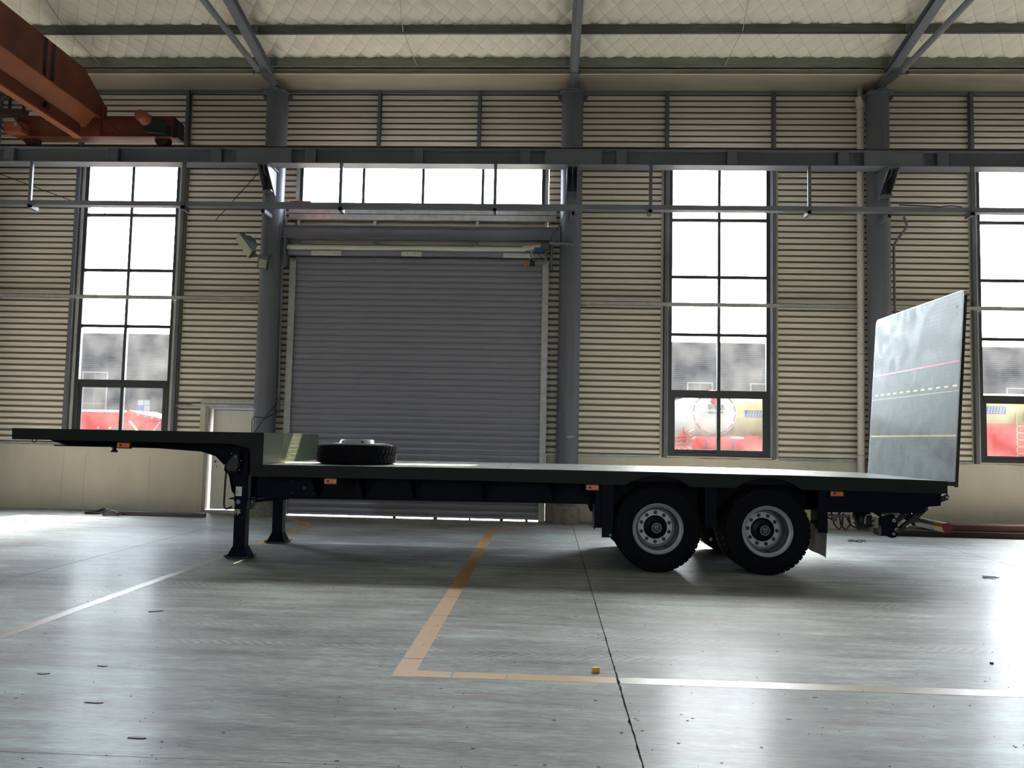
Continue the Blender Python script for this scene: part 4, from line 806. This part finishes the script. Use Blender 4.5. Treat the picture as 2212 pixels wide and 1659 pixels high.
tp = [(0.300, 0.030), (0.312, 0.010), (0.330, 0.006), (0.345, 0.010), (0.350, 0.004), (0.40, -0.006), (0.415, -0.002), (0.42, -0.006), (0.455, 0.001), (0.46, -0.003), (0.485, 0.004), (0.508, 0.012), (0.517, 0.030), (0.519, 0.13), (0.517, 0.232), (0.508, 0.248), (0.485, 0.258), (0.42, 0.268), (0.35, 0.262), (0.32, 0.252), (0.300, 0.235)]
b = MB(); b.lathe(tp, n=72); tread_blocks(b, TR, 0.018, 0.248); tyre_me = b.mesh('tyre', M_rubber, recalc=False)
b = MB(); b.lathe([(0.305, 0.028), (0.312, 0.014), (0.310, 0.000), (0.303, -0.004), (0.298, 0.002), (0.290, 0.014), (0.268, 0.022), (0.263, 0.030), (0.262, 0.04)], n=64); b.m = 1; b.lathe([(0.262, 0.04), (0.256, 0.11), (0.250, 0.115), (0.248, 0.13), (0.246, 0.262)], n=64); rim_me = b.mesh('rim', [M_rim, M_barrel], recalc=False)
b = MB(); b.lathe([(0.246, 0.262), (0.228, 0.258), (0.218, 0.248), (0.214, 0.240), (0.145, 0.240), (0.140, 0.25)], n=56); disc_me = b.mesh('wheel_disc', M_rim, recalc=False)
b = MB()
for i in range(10): t = 2 * PI * (i + 0.5) / 10; b.cyl((0.181 * math.cos(t), 0.234, 0.181 * math.sin(t)), (0.181 * math.cos(t), 0.242, 0.181 * math.sin(t)), 0.0235, 16)
nut_me = b.mesh('wheel_nuts', M_hub)
b = MB(); b.lathe([(0.146, 0.245), (0.146, 0.228), (0.134, 0.215), (0.105, 0.205), (0.082, 0.190), (0.076, 0.125), (0.066, 0.112), (0.0, 0.110)], n=40); hub_me = b.mesh('hub', M_hub, recalc=False)
def wheel(x, y, flip, rot, detail):
    w_ = bpy.data.objects.new('wheel', None); COL.objects.link(w_); w_.parent = tr; w_.location = (x, y, TR); w_.rotation_euler = (0, rot, PI if flip else 0); ORG[w_.name] = Vector((0, 0, 0))
    for nm, me in (('tyre', tyre_me), ('rim', rim_me)) + ((('wheel_disc', disc_me), ('wheel_nuts', nut_me), ('hub', hub_me)) if detail else ()):
        o = bpy.data.objects.new(nm, me); COL.objects.link(o); o.parent = w_; ORG[o.name] = Vector((0, 0, 0))
    if detail and not flip:
        b = MB(); b.lathe([(0.0545, 0.1095), (0.0545, 0.108), (0.058, 0.108), (0.058, 0.1095)], n=32, close=True); b.build('cap_ring', M_rim, w_)
        lettering('Z·/', 0.055, M_rim, facing(0, 0.1085, 0, -1.15), w_, 'lettering', 0.0006)
        MB().tube([(0.10, 0.16, -0.225), (0.13, 0.06, -0.225)], 0.008, 8).build('valve_stem', M_black, w_)
for k, x in enumerate((1.375, 2.705)):
    wheel(x, 0.03, False, 0.0 if k == 0 else 0.38, True); wheel(x, 0.345, False, 0.3, False)
    wheel(x, TW - 0.03, True, 0.0, True); wheel(x, TW - 0.345, True, 0.2, False)
    MB().cyl((x, 0.30, TR), (x, TW - 0.30, TR), 0.065, 20).build('axle', M_navy, tr)
    for yb in (0.66, TW - 0.66):
        b = MB(); b.prism([(x - 0.45, 0.72), (x - 0.2, 0.60), (x + 0.2, 0.60), (x + 0.45, 0.72), (x + 0.45, 0.76), (x, 0.66), (x - 0.45, 0.76)], yb - 0.04, yb + 0.04, 'y'); b.build('leaf_spring', M_black, tr)
        MB().box(x - 0.65, x - 0.50, yb - 0.05, yb + 0.05, 0.66, 0.80).build('spring_hanger', M_navy, tr)
MB().box(1.96, 2.10, 0.10, 0.6, 0.55, 1.05).build('spring_hanger', M_navy, tr)
for x, z in ((0.795, 0.44), (2.02, 0.42)): MB().lathe([(0.0, 0.0), (0.016, 0.0), (0.019, 0.01), (0.019, 0.03)], (x, 0.03, z), 'y', 14).build('green_cap', M_greenp, tr)
# guards in front of and behind the wheels
b = MB(); b.box(0.79, 0.80, 0.06, 0.62, 0.41, 1.06); b.box(0.69, 0.83, 0.05, 0.06, 0.41, 1.06); b.build('front_guard', M_navy, tr)
b = MB(); b.box(0.61, 0.70, 0.10, 0.13, 0.52, 1.06); b.box(0.60, 0.61, 0.10, 0.5, 0.50, 0.80); b.build('guard_post', M_navy, tr)
MB().prism([(0.53, 0.79), (0.60, 0.79), (0.60, 0.69), (0.57, 0.69)], 0.44, 0.45, 'y').build('lashing_tab', M_navy, tr)
b = MB(); b.box(3.33, 3.44, 0.06, 0.10, 0.53, 1.06); b.box(3.43, 3.44, 0.10, 0.65, 0.53, 1.06); b.build('rear_guard', M_navy, tr)
fx = [0.05, 0.15, 0.3, 0.45, 0.62]; fz = [0.60, 0.5, 0.4, 0.3, 0.22]
grid('mud_flap', fx, fz, lambda y, z: (3.415 - 0.05 * (0.6 - z) + 0.035 * math.sin(y * 9), y, z + (0.10 * max(0, y - 0.05) if z < 0.25 else 0)), M_flap, tr)
fb = MB(); fb.box(3.40, 3.445, 0.1, 0.62, 0.55, 0.62); fb.build('flap_clamp', M_navy, tr)
for y0 in (TW - 0.62,):
    grid('mud_flap', fx, fz, lambda y, z: (3.415 - 0.05 * (0.6 - z), y + y0 - 0.03, z), M_flap, tr)
# marker lamps
for x0, x1, z0, z1 in ((-5.38, -5.225, 1.385, 1.44), (-2.75, -2.60, 0.995, 1.05), (0.49, 0.64, 0.992, 1.046), (3.455, 3.605, 0.985, 1.033)):
    L_ = MB().box(x0 - 0.004, x1 + 0.004, 0.005, 0.05, z0 - 0.014, z1 + 0.012).build('marker_lamp', M_black, tr); MB().box(x0, x1, -0.012, 0.005, z0, z1).build('lens', M_amber, L_)
    MB().box(x0 + 0.03, x0 + 0.06, -0.0135, -0.012, z0 + 0.015, z0 + 0.04).build('lens_print', M_black, L_)
    MB().box(x0 + 0.05, x1 - 0.05, 0.02, 0.4, z1 + 0.005, z1 + 0.015).build('lamp_bracket', M_navy, L_)
MB().tube([(-6.60, 0.2, 1.46), (-6.59, 0.2, 1.425), (-6.57, 0.2, 1.415), (-6.55, 0.2, 1.43), (-6.54, 0.2, 1.46)], 0.006, 6).build('lashing_ring', M_black, tr)
# rear underframe, tail lift
MB().prism([(3.44, 0.775), (4.62, 0.79), (4.66, 0.87), (4.83, 0.885), (4.84, 1.04), (3.44, 1.05)], 0.12, 0.30, 'y').build('rear_subframe', M_navy, tr)
MB().prism([(4.80, 0.96), (4.95, 1.03), (4.975, 1.0), (4.96, 0.955), (4.84, 0.91), (4.80, 0.92)], 0.20, 0.24, 'y').build('hinge_lug', M_black, tr)
MB().lathe([(0.0, 0.19), (0.014, 0.19), (0.014, 0.2)], (4.945, 0, 0.985), 'y', 14).build('pin', M_galv, tr)
lift = MB(); lift.prism([(4.15, 0.71), (4.15, 0.505), (4.21, 0.50), (4.28, 0.468), (4.33, 0.48), (4.36, 0.55), (4.34, 0.70), (4.30, 0.76)], 0.22, 0.30, 'y'); LA = lift.build('lift_bracket', M_navy, tr)
for x, z, r in ((4.305, 0.685, 0.020), (4.335, 0.575, 0.022), (4.30, 0.52, 0.016)): MB().lathe([(r * 0.5, 0.21), (r, 0.21), (r, 0.225)], (x, 0, z), 'y', 18).build('pin', M_galv, LA)
MB().prism([(4.32, 0.545), (4.37, 0.53), (4.72, 0.83), (4.70, 0.88), (4.66, 0.87)], 0.20, 0.25, 'y').build('lift_arm', M_black, tr)
MB().prism([(4.30, 0.64), (4.33, 0.60), (4.66, 0.90), (4.62, 0.92)], 0.27, 0.31, 'y').build('lift_arm', M_black, tr)
cyl_ = MB(); cyl_.cyl((4.40, 0.22, 0.60), (4.64, 0.22, 0.79), 0.030, 16); CY = cyl_.build('lift_cylinder', M_black, tr)
MB().cyl((4.60, 0.22, 0.76), (4.76, 0.22, 0.885), 0.014, 12).build('piston_rod', M_chrome, CY); MB().cyl((4.56, 0.30, 0.77), (4.68, 0.30, 0.865), 0.010, 10).build('piston_rod', M_chrome, CY)
MB().cyl((4.44, 0.19, 0.61), (4.50, 0.19, 0.65), 0.013, 10).build('fitting', M_galv, CY)
bt = MB().cyl((4.845, 0.0, 0.628), (4.845, TW, 0.628), 0.060, 28).build('bumper_tube', mat('bumper_paint', (0.40, 0.40, 0.42), 0.5, 0.1, 0.1, 6), tr)
MB().cyl((4.845, -0.012, 0.628), (4.845, 0.0, 0.628), 0.0625, 28).build('red_end_cap', M_red, bt)
for k in range(5):
    MB().lathe([(0.0606, 0.02 + k * 0.05), (0.0610, 0.02 + k * 0.05), (0.0610, 0.045 + k * 0.05), (0.0606, 0.045 + k * 0.05)], (4.845, 0, 0.628), 'y', 28).build('warning_band', M_ybelt, bt)
    MB().lathe([(0.0606, 0.045 + k * 0.05), (0.0608, 0.045 + k * 0.05), (0.0608, 0.07 + k * 0.05), (0.0606, 0.07 + k * 0.05)], (4.845, 0, 0.628), 'y', 28).build('warning_band', M_black, bt)
for y in (0.75, TW - 0.8): MB().prism([(4.55, 0.95), (4.78, 0.95), (4.90, 0.60), (4.80, 0.57), (4.62, 0.70)], y, y + 0.03, 'y').build('bumper_support', M_navy, tr)
# air tank, valves and hoses hanging under the rear
MB().lathe([(0.0, 3.94), (0.08, 3.945), (0.11, 3.97), (0.115, 4.0), (0.115, 4.10), (0.11, 4.13), (0.0, 4.15)], (0, 0.55, 0.66), 'x', 24).build('air_tank', M_black, tr)
b = MB()
for pts in ([(3.5, 0.76), (3.55, 0.70), (3.62, 0.665), (3.70, 0.70), (3.74, 0.76)], [(3.62, 0.76), (3.66, 0.60), (3.72, 0.53), (3.76, 0.60), (3.77, 0.74)], [(3.72, 0.75), (3.74, 0.60), (3.80, 0.53), (3.86, 0.60), (3.84, 0.72)],
            [(3.80, 0.72), (3.86, 0.60), (3.95, 0.555), (4.05, 0.56), (4.15, 0.60)], [(3.9, 0.62), (4.0, 0.60), (4.16, 0.66)]):
    b.tube([(x, 0.45, z) for x, z in pts], 0.011, 7)
b.build('air_hoses', M_cable, tr)
b = MB(); b.box(3.60, 3.82, 0.40, 0.50, 0.70, 0.72); b.box(3.63, 3.69, 0.42, 0.48, 0.64, 0.70); b.build('valve_block', M_lampb, tr)
MB().tube([(4.02, 0.4, 0.62), (4.02, 0.38, 0.70), (4.04, 0.38, 0.735), (4.14, 0.38, 0.74)], 0.008, 6).build('air_pipe', M_galv, tr)
MB().box(3.50, 4.10, 0.60, 0.62, 0.60, 0.61).build('stay_strip', M_white, tr)
# tail lift platform, raised and leaning outwards
def gx(z): return 4.945 + (z - 1.131) * 0.0625
gb_ = []
def gate_pt(y, z): return (gx(z), y, z)
rc = 0.07; z0, z1 = 1.131, 3.547
outl = [(0.0, z0), (0.0, z1 - rc), (0.02, z1 - 0.02), (rc, z1), (TW + 0.05 - rc, z1), (TW + 0.03, z1 - 0.02), (TW + 0.05, z1 - rc), (TW + 0.05, z0)]
b = MB(); n = len(outl); b.add([(gx(z) + 0.002, y, z) for y, z in outl] + [(gx(z) + 0.030, y, z) for y, z in outl], [tuple(range(n)), tuple(range(2 * n - 1, n - 1, -1))] + [(i, (i + 1) % n, n + (i + 1) % n, n + i) for i in range(n)])
gate = b.build('tail_lift_platform', M_galv, tr)
for z_a, z_b in ((z0 + 0.01, 2.295), (2.303, z1 - 0.012)):
    yy = [0.018, 0.03, 0.08, 1.3, 2.5, TW + 0.02, TW + 0.032]
    def gp(y, z):
        zz = z
        if z > z1 - 0.02 and (y < 0.025 or y > TW + 0.025): zz = z - 0.05
        return (gx(zz), y, zz)
    grid('tread_plate', yy, [z_a, (z_a + z_b) / 2, z_b], gp, M_gate, gate)
b = MB()
b.add([(gx(z0) - 0.004, -0.006, z0 - 0.01), (gx(z0) + 0.034, -0.006, z0 - 0.01), (gx(z1) + 0.034, -0.006, z1 - rc), (gx(z1) - 0.004, -0.006, z1 - rc), (gx(z0) - 0.004, 0.006, z0 - 0.01), (gx(z0) + 0.034, 0.006, z0 - 0.01), (gx(z1) + 0.034, 0.006, z1 - rc), (gx(z1) - 0.004, 0.006, z1 - rc)], [(0, 1, 2, 3), (4, 7, 6, 5), (0, 4, 5, 1), (1, 5, 6, 2), (2, 6, 7, 3), (3, 7, 4, 0)])
b.build('edge_profile', M_black, gate)
def stripe(z, h, ya, yb, mt, nm): MB().add([(gx(z) - 0.001, ya, z), (gx(z) - 0.001, yb, z), (gx(z + h) - 0.001, yb, z + h), (gx(z + h) - 0.001, ya, z + h)], [(0, 1, 2, 3)]).build(nm, mt, gate)
M_rline = mat('red_line', (0.62, 0.30, 0.34), 0.4, 0.3, 0.25, 14); M_yline = mat('yellow_strip', (0.72, 0.66, 0.45), 0.4, 0.3, 0.2, 12)  # faint red and yellow lines across the platform face
stripe(2.655, 0.022, 0.03, TW, M_rline, 'red_strip')
for k in range(12): stripe(2.352, 0.024, 0.06 + k * 0.21, 0.17 + k * 0.21, M_yline, 'yellow_dash')
stripe(1.735, 0.024, 0.03, TW, M_yline, 'yellow_strip')
MB().box(4.86, 4.945, 0.0, 0.10, 1.135, 1.185).build('platform_hinge', M_black, tr); MB().box(4.86, 4.945, TW - 0.1, TW, 1.135, 1.185).build('platform_hinge', M_black, tr)
lettering('zz', 0.06, M_lampb, Matrix.Translation((gx(3.36) - 0.003, 0.16, 3.36)) @ Matrix.Rotation(-PI / 2, 4, 'Z') @ Matrix.Rotation(PI / 2, 4, 'X'), gate, 'pen_mark', 0.0005)

# spare tyre lying on the deck
ta = 0.01314; sxl, syl = -2.56, 0.92
sp_ = thing('spare_tire', 'spare truck tire with chunky tread lying flat on the trailer deck', 'tire', (sxl * math.cos(ta) - syl * math.sin(ta), 10.035 + sxl * math.sin(ta) + syl * math.cos(ta), dz(sxl) + 0.003), local=True)
for nm, me in (('tyre', tyre_me), ('rim', rim_me)):
    o = bpy.data.objects.new(nm, me); COL.objects.link(o); o.parent = sp_; o.rotation_euler = (PI / 2, 0, 0); o.location = (0, 0, 0.006)
b = MB(); b.lathe([(0.250, 0.25), (0.245, 0.27), (0.225, 0.318), (0.215, 0.328), (0.14, 0.328), (0.138, 0.318), (0.205, 0.318), (0.235, 0.262)], n=48, axis='z'); b.build('wheel_disc', M_rim, sp_)
b = MB()
for i in range(5): t = 2 * PI * i / 5 + 0.2; b.cyl((0.222 * math.cos(t), 0.222 * math.sin(t), 0.292), (0.236 * math.cos(t), 0.236 * math.sin(t), 0.286), 0.018, 12)
b.build('hand_hole', M_black, sp_)

# ------------------------------------------------------------------ things lying on the floor
tb = [(6.0, 14.95, 15.25, 0.0, 0.11, 12.4, M_timber, 'dark wooden beam at the wall behind the tail lift, lower front one'), (6.3, 15.28, 15.58, 0.0, 0.11, 12.6, M_timber, 'dark wooden beam at the wall behind the tail lift, lower rear one'),
      (6.9, 15.05, 15.42, 0.112, 0.225, 12.4, M_timber2, 'worn brown wooden beam on top of the dark beams at the wall')]
for x0, y0, y1, z0, z1, x1, mt, lab in tb:
    b = MB(); b.prism([(y0 + 0.008, z0), (y1 - 0.008, z0), (y1, z0 + 0.01), (y1, z1 - 0.01), (y1 - 0.01, z1), (y0 + 0.012, z1), (y0, z1 - 0.012), (y0, z0 + 0.01)], x0, x1, 'x'); tag(b.build('timber_beam', mt, org=(x0, y0, z0)), lab, 'timber', 'timber beams at the right end of the wall')
o = MB().box(-8.35, -6.42, 15.10, 15.20, 0.0, 0.075).build('steel_section', M_lampb, org=(-7.4, 15.15, 0)); tag(o, 'dark square steel bar lying on the floor at the wall', 'bar')
def coil(cx, cy, s, n, seed, lab, w_=0.5):
    r_ = random.Random(seed); pts = []
    for i in range(n * 14): a = 2 * PI * i / 14; q = 1 + 0.25 * math.sin(i * 0.37 + seed); pts.append((cx + s * w_ * 2 * q * math.cos(a) + i * 0.002, cy + s * 0.5 * q * math.sin(a), 0.012 + 0.012 * (i // 14) + s * 0.75 * max(0, math.sin(a + seed)) ** 2 * (0.5 + 0.5 * math.sin(i * 0.21))))
    o = MB().tube(pts, 0.011, 6).build('cable_coil', M_cable, org=(cx, cy, 0)); tag(o, lab, 'cable')
coil(-8.62, 15.25, 0.20, 3, 1, 'coiled black cable on the floor left of the steel bar'); coil(-8.15, 14.95, 0.16, 2, 3, 'small black cable loop at the end of the steel bar')
def floor_bit(nm, lab, cat, poly, z1, mt, bevel=0): tag(MB().prism(poly, 0.0005, z1, 'z').build(nm, mt, org=(poly[0][0], poly[0][1], 0)), lab, cat)
def rbox(cx, cy, lx, ly, a): return [(cx + x * math.cos(a) - y * math.sin(a), cy + x * math.sin(a) + y * math.cos(a)) for x, y in ((-lx / 2, -ly / 2), (lx / 2, -ly / 2), (lx / 2, ly / 2), (-lx / 2, ly / 2))]
floor_bit('yellow_block', 'small yellow block on the floor near the long yellow line', 'block', rbox(0.365, 5.74, 0.048, 0.03, 0.1), 0.03, M_yellow)
floor_bit('dark_strip', 'dark metal strip on the floor in the left window reflection', 'strip', rbox(-3.44, 7.16, 0.12, 0.012, 0.5), 0.006, M_black)
floor_bit('dark_strip', 'thin dark strip on the floor at the right edge', 'strip', rbox(4.15, 6.75, 0.09, 0.012, -0.9), 0.006, M_black)
floor_bit('black_nut', 'small black nut on the floor below the right window reflection', 'nut', [(3.33 + 0.014 * math.cos(i * PI / 3), 6.30 + 0.014 * math.sin(i * PI / 3)) for i in range(6)], 0.012, M_black)
wb = thing('crushed_tube', 'crushed white tube on the floor right of the rear wheels', 'tube', (5.5, 10.4, 0)); MB().cyl((5.42, 10.42, 0.016), (5.56, 10.38, 0.016), 0.016, 10, 0.011).build('tube_body', M_white, wb); MB().cyl((5.56, 10.38, 0.012), (5.60, 10.39, 0.012), 0.006, 8).build('nozzle', M_black, wb)
o = MB().tube([(5.18 + 0.13 * math.cos(a) * (1 + 0.2 * math.sin(3 * a)), 13.85 + 0.08 * math.sin(a), 0.008 + 0.02 * abs(math.sin(2 * a))) for a in [i * 0.4 for i in range(14)]], 0.008, 5).build('wire_loop', M_cable, org=(5.18, 13.85, 0)); tag(o, 'small loop of dark wire on the floor below the tail lift arm', 'wire')
floor_bit('paper_scrap', 'small pale paper scrap on the floor left of the landing leg', 'scrap', rbox(-5.0, 11.0, 0.12, 0.04, 0.1), 0.004, M_white)
for cx, cy, lx, ly, a, lab in ((-2.98, 5.48, 0.065, 0.02, 0.1, 'black scrap at the lower left, right of the other one'), (-3.26, 5.27, 0.07, 0.03, 0.2, 'black scrap at the lower left near the picture edge'), (-2.10, 4.24, 0.09, 0.02, 0.1, 'flat dark scrap near the bottom in the left reflection'), (-2.62, 4.75, 0.10, 0.012, 0.3, 'long grey splinter in the left window reflection')):
    floor_bit('rubber_scrap', lab, 'scrap', [(cx + lx * (0.5 + 0.15 * rnd.random()) * math.cos(t + a), cy + ly * (0.5 + 0.3 * rnd.random()) * math.sin(t + a)) for t in [i * PI / 4 for i in range(8)]], 0.004, M_black)
b = MB()
for _ in range(460):
    y = 3.4 + 8.0 * rnd.random() ** 1.9; x = rnd.uniform(-0.68, 0.68) * y; s = rnd.uniform(0.0015, 0.0050) * (2.0 if rnd.random() < 0.08 else 1); a = rnd.gauss(0, 0.5); e_ = rnd.uniform(1, 3)
    k = rnd.randint(4, 6); pts = [(x + s * e_ * math.cos(2 * PI * i / k) * rnd.uniform(0.6, 1), y + s * math.sin(2 * PI * i / k) * rnd.uniform(0.5, 1)) for i in range(k)]
    b.prism(pts, 0.0004, 0.003, 'z')
tag(b.build('floor_grit', M_lampb), 'dark grit and chips strewn over the concrete floor', 'grit', kind='stuff')

# ------------------------------------------------------------------ outside: yard, opposite hall, vehicles
yd = struct('yard_ground', (0, 40, 0)); MB().box(-120, 120, D + 0.16, 140, -0.12, -0.02).build('yard_surface', M_ogr, yd)
MB().box(-120, 120, -80, YF - 0.13, -0.12, -0.02).build('yard_surface', M_ogr, yd)
oh = thing('opposite_hall', 'long grey corrugated hall across the yard', 'building', (0, 59, 0))
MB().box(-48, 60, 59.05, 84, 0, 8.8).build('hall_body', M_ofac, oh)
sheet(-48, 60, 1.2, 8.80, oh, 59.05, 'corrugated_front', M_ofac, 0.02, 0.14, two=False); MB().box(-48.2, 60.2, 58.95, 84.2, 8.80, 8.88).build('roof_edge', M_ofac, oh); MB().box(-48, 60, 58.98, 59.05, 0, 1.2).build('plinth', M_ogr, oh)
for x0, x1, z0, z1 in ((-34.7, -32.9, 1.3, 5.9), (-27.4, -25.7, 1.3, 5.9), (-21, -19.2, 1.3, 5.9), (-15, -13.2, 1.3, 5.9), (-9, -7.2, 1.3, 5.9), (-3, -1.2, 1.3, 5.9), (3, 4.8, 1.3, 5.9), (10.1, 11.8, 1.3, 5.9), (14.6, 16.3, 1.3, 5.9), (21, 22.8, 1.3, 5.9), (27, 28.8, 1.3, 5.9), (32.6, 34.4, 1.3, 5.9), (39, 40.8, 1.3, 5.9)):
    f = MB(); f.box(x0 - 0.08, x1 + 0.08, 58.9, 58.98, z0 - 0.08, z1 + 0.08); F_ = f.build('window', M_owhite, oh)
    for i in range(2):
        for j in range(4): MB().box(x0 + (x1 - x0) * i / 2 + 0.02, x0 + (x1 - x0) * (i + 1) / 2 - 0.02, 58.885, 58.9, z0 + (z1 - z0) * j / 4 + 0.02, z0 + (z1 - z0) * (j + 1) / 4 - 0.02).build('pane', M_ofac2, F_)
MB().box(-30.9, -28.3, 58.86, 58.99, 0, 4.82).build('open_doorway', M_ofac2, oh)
for i in range(2):
    for j in range(3): MB().box(-30.4 + i * 0.48, -29.97 + i * 0.48, 58.84, 58.86, 3.0 + j * 0.42 - 0.3, 3.38 + j * 0.42 - 0.3).build('far_pane', M_oblue if (j < 2 and i == 0) else M_owhite, oh)

def outside_wheels(root, xs_, y, r=0.52):
    for x in xs_:
        o = MB().lathe([(0.0, y), (r * 0.55, y), (r * 0.6, y - 0.03), (r, y - 0.02), (r, y + 0.3), (0, y + 0.3)], (x, 0, r), 'y', 28).build('wheel', M_otyre, root); MB().lathe([(0.0, y - 0.02), (r * 0.42, y - 0.02), (r * 0.45, y)], (x, 0, r), 'y', 20).build('hub', M_owhite, o)
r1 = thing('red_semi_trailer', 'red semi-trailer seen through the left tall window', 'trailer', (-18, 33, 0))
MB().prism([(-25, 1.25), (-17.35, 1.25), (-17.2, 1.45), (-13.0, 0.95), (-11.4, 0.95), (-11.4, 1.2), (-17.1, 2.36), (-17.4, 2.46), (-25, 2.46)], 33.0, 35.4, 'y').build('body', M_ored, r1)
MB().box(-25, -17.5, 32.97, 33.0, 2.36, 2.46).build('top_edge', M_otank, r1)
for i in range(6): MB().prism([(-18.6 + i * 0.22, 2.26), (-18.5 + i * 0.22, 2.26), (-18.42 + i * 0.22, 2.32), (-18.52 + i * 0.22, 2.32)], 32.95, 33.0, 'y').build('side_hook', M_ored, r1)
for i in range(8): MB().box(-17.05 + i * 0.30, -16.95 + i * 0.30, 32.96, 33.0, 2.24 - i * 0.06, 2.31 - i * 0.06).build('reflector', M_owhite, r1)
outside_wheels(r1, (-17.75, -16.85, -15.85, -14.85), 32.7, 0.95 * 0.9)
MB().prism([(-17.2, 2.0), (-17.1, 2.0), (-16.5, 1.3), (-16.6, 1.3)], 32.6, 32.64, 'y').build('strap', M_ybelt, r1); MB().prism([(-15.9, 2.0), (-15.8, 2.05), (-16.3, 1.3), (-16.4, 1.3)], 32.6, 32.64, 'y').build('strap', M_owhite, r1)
MB().box(-18.2, -18.1, 32.95, 33.0, 1.65, 1.75).build('side_lamp', M_amber, r1); MB().box(-18.7, -18.6, 32.95, 33.0, 1.65, 1.75).build('side_lamp', M_owhite, r1)

t1 = thing('tank_trailer', 'white tank trailer seen end-on through the middle tall window', 'tanker', (6.72, 33, 0))
tx, tz = 6.70, 2.80
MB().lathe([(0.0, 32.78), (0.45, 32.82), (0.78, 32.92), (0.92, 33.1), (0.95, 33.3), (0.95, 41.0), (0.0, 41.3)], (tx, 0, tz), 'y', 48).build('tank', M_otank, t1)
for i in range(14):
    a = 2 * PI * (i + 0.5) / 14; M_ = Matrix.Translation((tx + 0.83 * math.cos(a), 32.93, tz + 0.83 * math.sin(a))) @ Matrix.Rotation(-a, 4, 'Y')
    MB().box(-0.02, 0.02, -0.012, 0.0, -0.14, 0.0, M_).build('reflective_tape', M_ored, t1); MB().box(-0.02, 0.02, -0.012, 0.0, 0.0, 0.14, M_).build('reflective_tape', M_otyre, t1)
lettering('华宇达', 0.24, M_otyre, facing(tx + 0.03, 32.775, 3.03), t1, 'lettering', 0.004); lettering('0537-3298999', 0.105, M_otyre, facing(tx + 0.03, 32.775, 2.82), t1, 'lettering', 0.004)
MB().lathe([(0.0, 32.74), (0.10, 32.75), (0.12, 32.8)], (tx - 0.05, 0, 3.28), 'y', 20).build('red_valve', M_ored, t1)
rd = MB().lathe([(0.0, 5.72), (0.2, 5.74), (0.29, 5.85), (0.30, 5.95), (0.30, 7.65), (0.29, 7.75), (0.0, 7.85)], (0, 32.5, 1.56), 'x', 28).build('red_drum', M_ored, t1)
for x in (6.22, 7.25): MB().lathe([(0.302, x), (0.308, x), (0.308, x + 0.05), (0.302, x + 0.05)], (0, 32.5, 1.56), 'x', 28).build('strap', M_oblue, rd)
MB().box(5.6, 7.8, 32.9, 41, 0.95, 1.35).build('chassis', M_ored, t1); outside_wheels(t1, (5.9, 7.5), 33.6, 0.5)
b = MB()
for k in range(9): x = 4.9 + 0.1 * k; b.cyl((x, 32.9, 1.0), (x + rnd.uniform(-0.2, 0.3), 33.1, 2.0 + rnd.uniform(-0.3, 0.25)), 0.03, 6)
for k in range(6): b.cyl((4.8, 32.85, 1.1 + 0.14 * k), (5.8, 32.95, 1.2 + 0.13 * k + rnd.uniform(-0.05, 0.05)), 0.028, 6)
b.build('pipework', M_ored, t1); MB().cyl((5.65, 32.7, 2.02), (5.9, 32.7, 2.12), 0.03, 8).build('white_pipe', M_owhite, t1)

def side_tank(nm, lab, x0, x1, y, zc, r, patch, zk):
    t = thing(nm, lab, 'tanker', ((x0 + x1) / 2, y, 0), 'tank trailers parked in the yard')
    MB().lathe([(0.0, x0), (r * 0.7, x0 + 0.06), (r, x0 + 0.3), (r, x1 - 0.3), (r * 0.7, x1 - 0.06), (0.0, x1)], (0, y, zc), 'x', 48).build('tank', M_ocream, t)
    MB().box(x0 + 0.1, x1 - 0.1, y - 0.90, y + 0.75, 1.0, zk).build('chassis', M_ored, t)
    ang = -PI / 2 - 0.0
    b = MB(); b.box(patch, patch + 0.78, y - r - 0.015, y - r * 0.93, zc + 0.0, zc + 0.30); pt = b.build('blue_panel', M_oblue, t)
    for i in range(6):
        for j in range(3): MB().lathe([(0.0, y - r - 0.02), (0.045, y - r - 0.02), (0.045, y - r - 0.012)], (patch + 0.1 + i * 0.115 + j * 0.02, 0, zc + 0.06 + j * 0.09), 'y', 10).build('white_dot', M_owhite, pt)
    lx = patch + 1.15
    b = MB(); b.box(lx, lx + 0.04, y - r - 0.06, y - r - 0.02, 1.0, zc + 0.1); b.box(lx + 0.32, lx + 0.36, y - r - 0.06, y - r - 0.02, 1.0, zc + 0.1)
    for k in range(6): b.box(lx, lx + 0.36, y - r - 0.06, y - r - 0.02, 1.15 + 0.27 * k, 1.19 + 0.27 * k)
    b.build('ladder', M_ocream, t)
    b = MB()
    for k in range(10): b.cyl((x0 + 0.3 + k * 0.7, y - 0.8, 1.9 + 0.1 * (k % 2)), (x0 + 1.0 + k * 0.7, y - 0.8, 1.45 + 0.15 * ((k + 1) % 2)), 0.025, 6)
    b.build('side_rails', M_ored, t); outside_wheels(t, [x1 - 1.2, x1 - 2.4, x1 - 3.6], y - 1.1, 0.5); return t
side_tank('tank_trailer', 'cream tank trailer behind the white one in the middle tall window', 7.8, 13.6, 36.5, 2.75, 0.95, 8.55, 1.95)
side_tank('tank_trailer', 'cream tank trailer with blue panel seen through the rightmost window', 16.2, 24.0, 33.6, 2.98, 0.85, 17.25, 2.60)
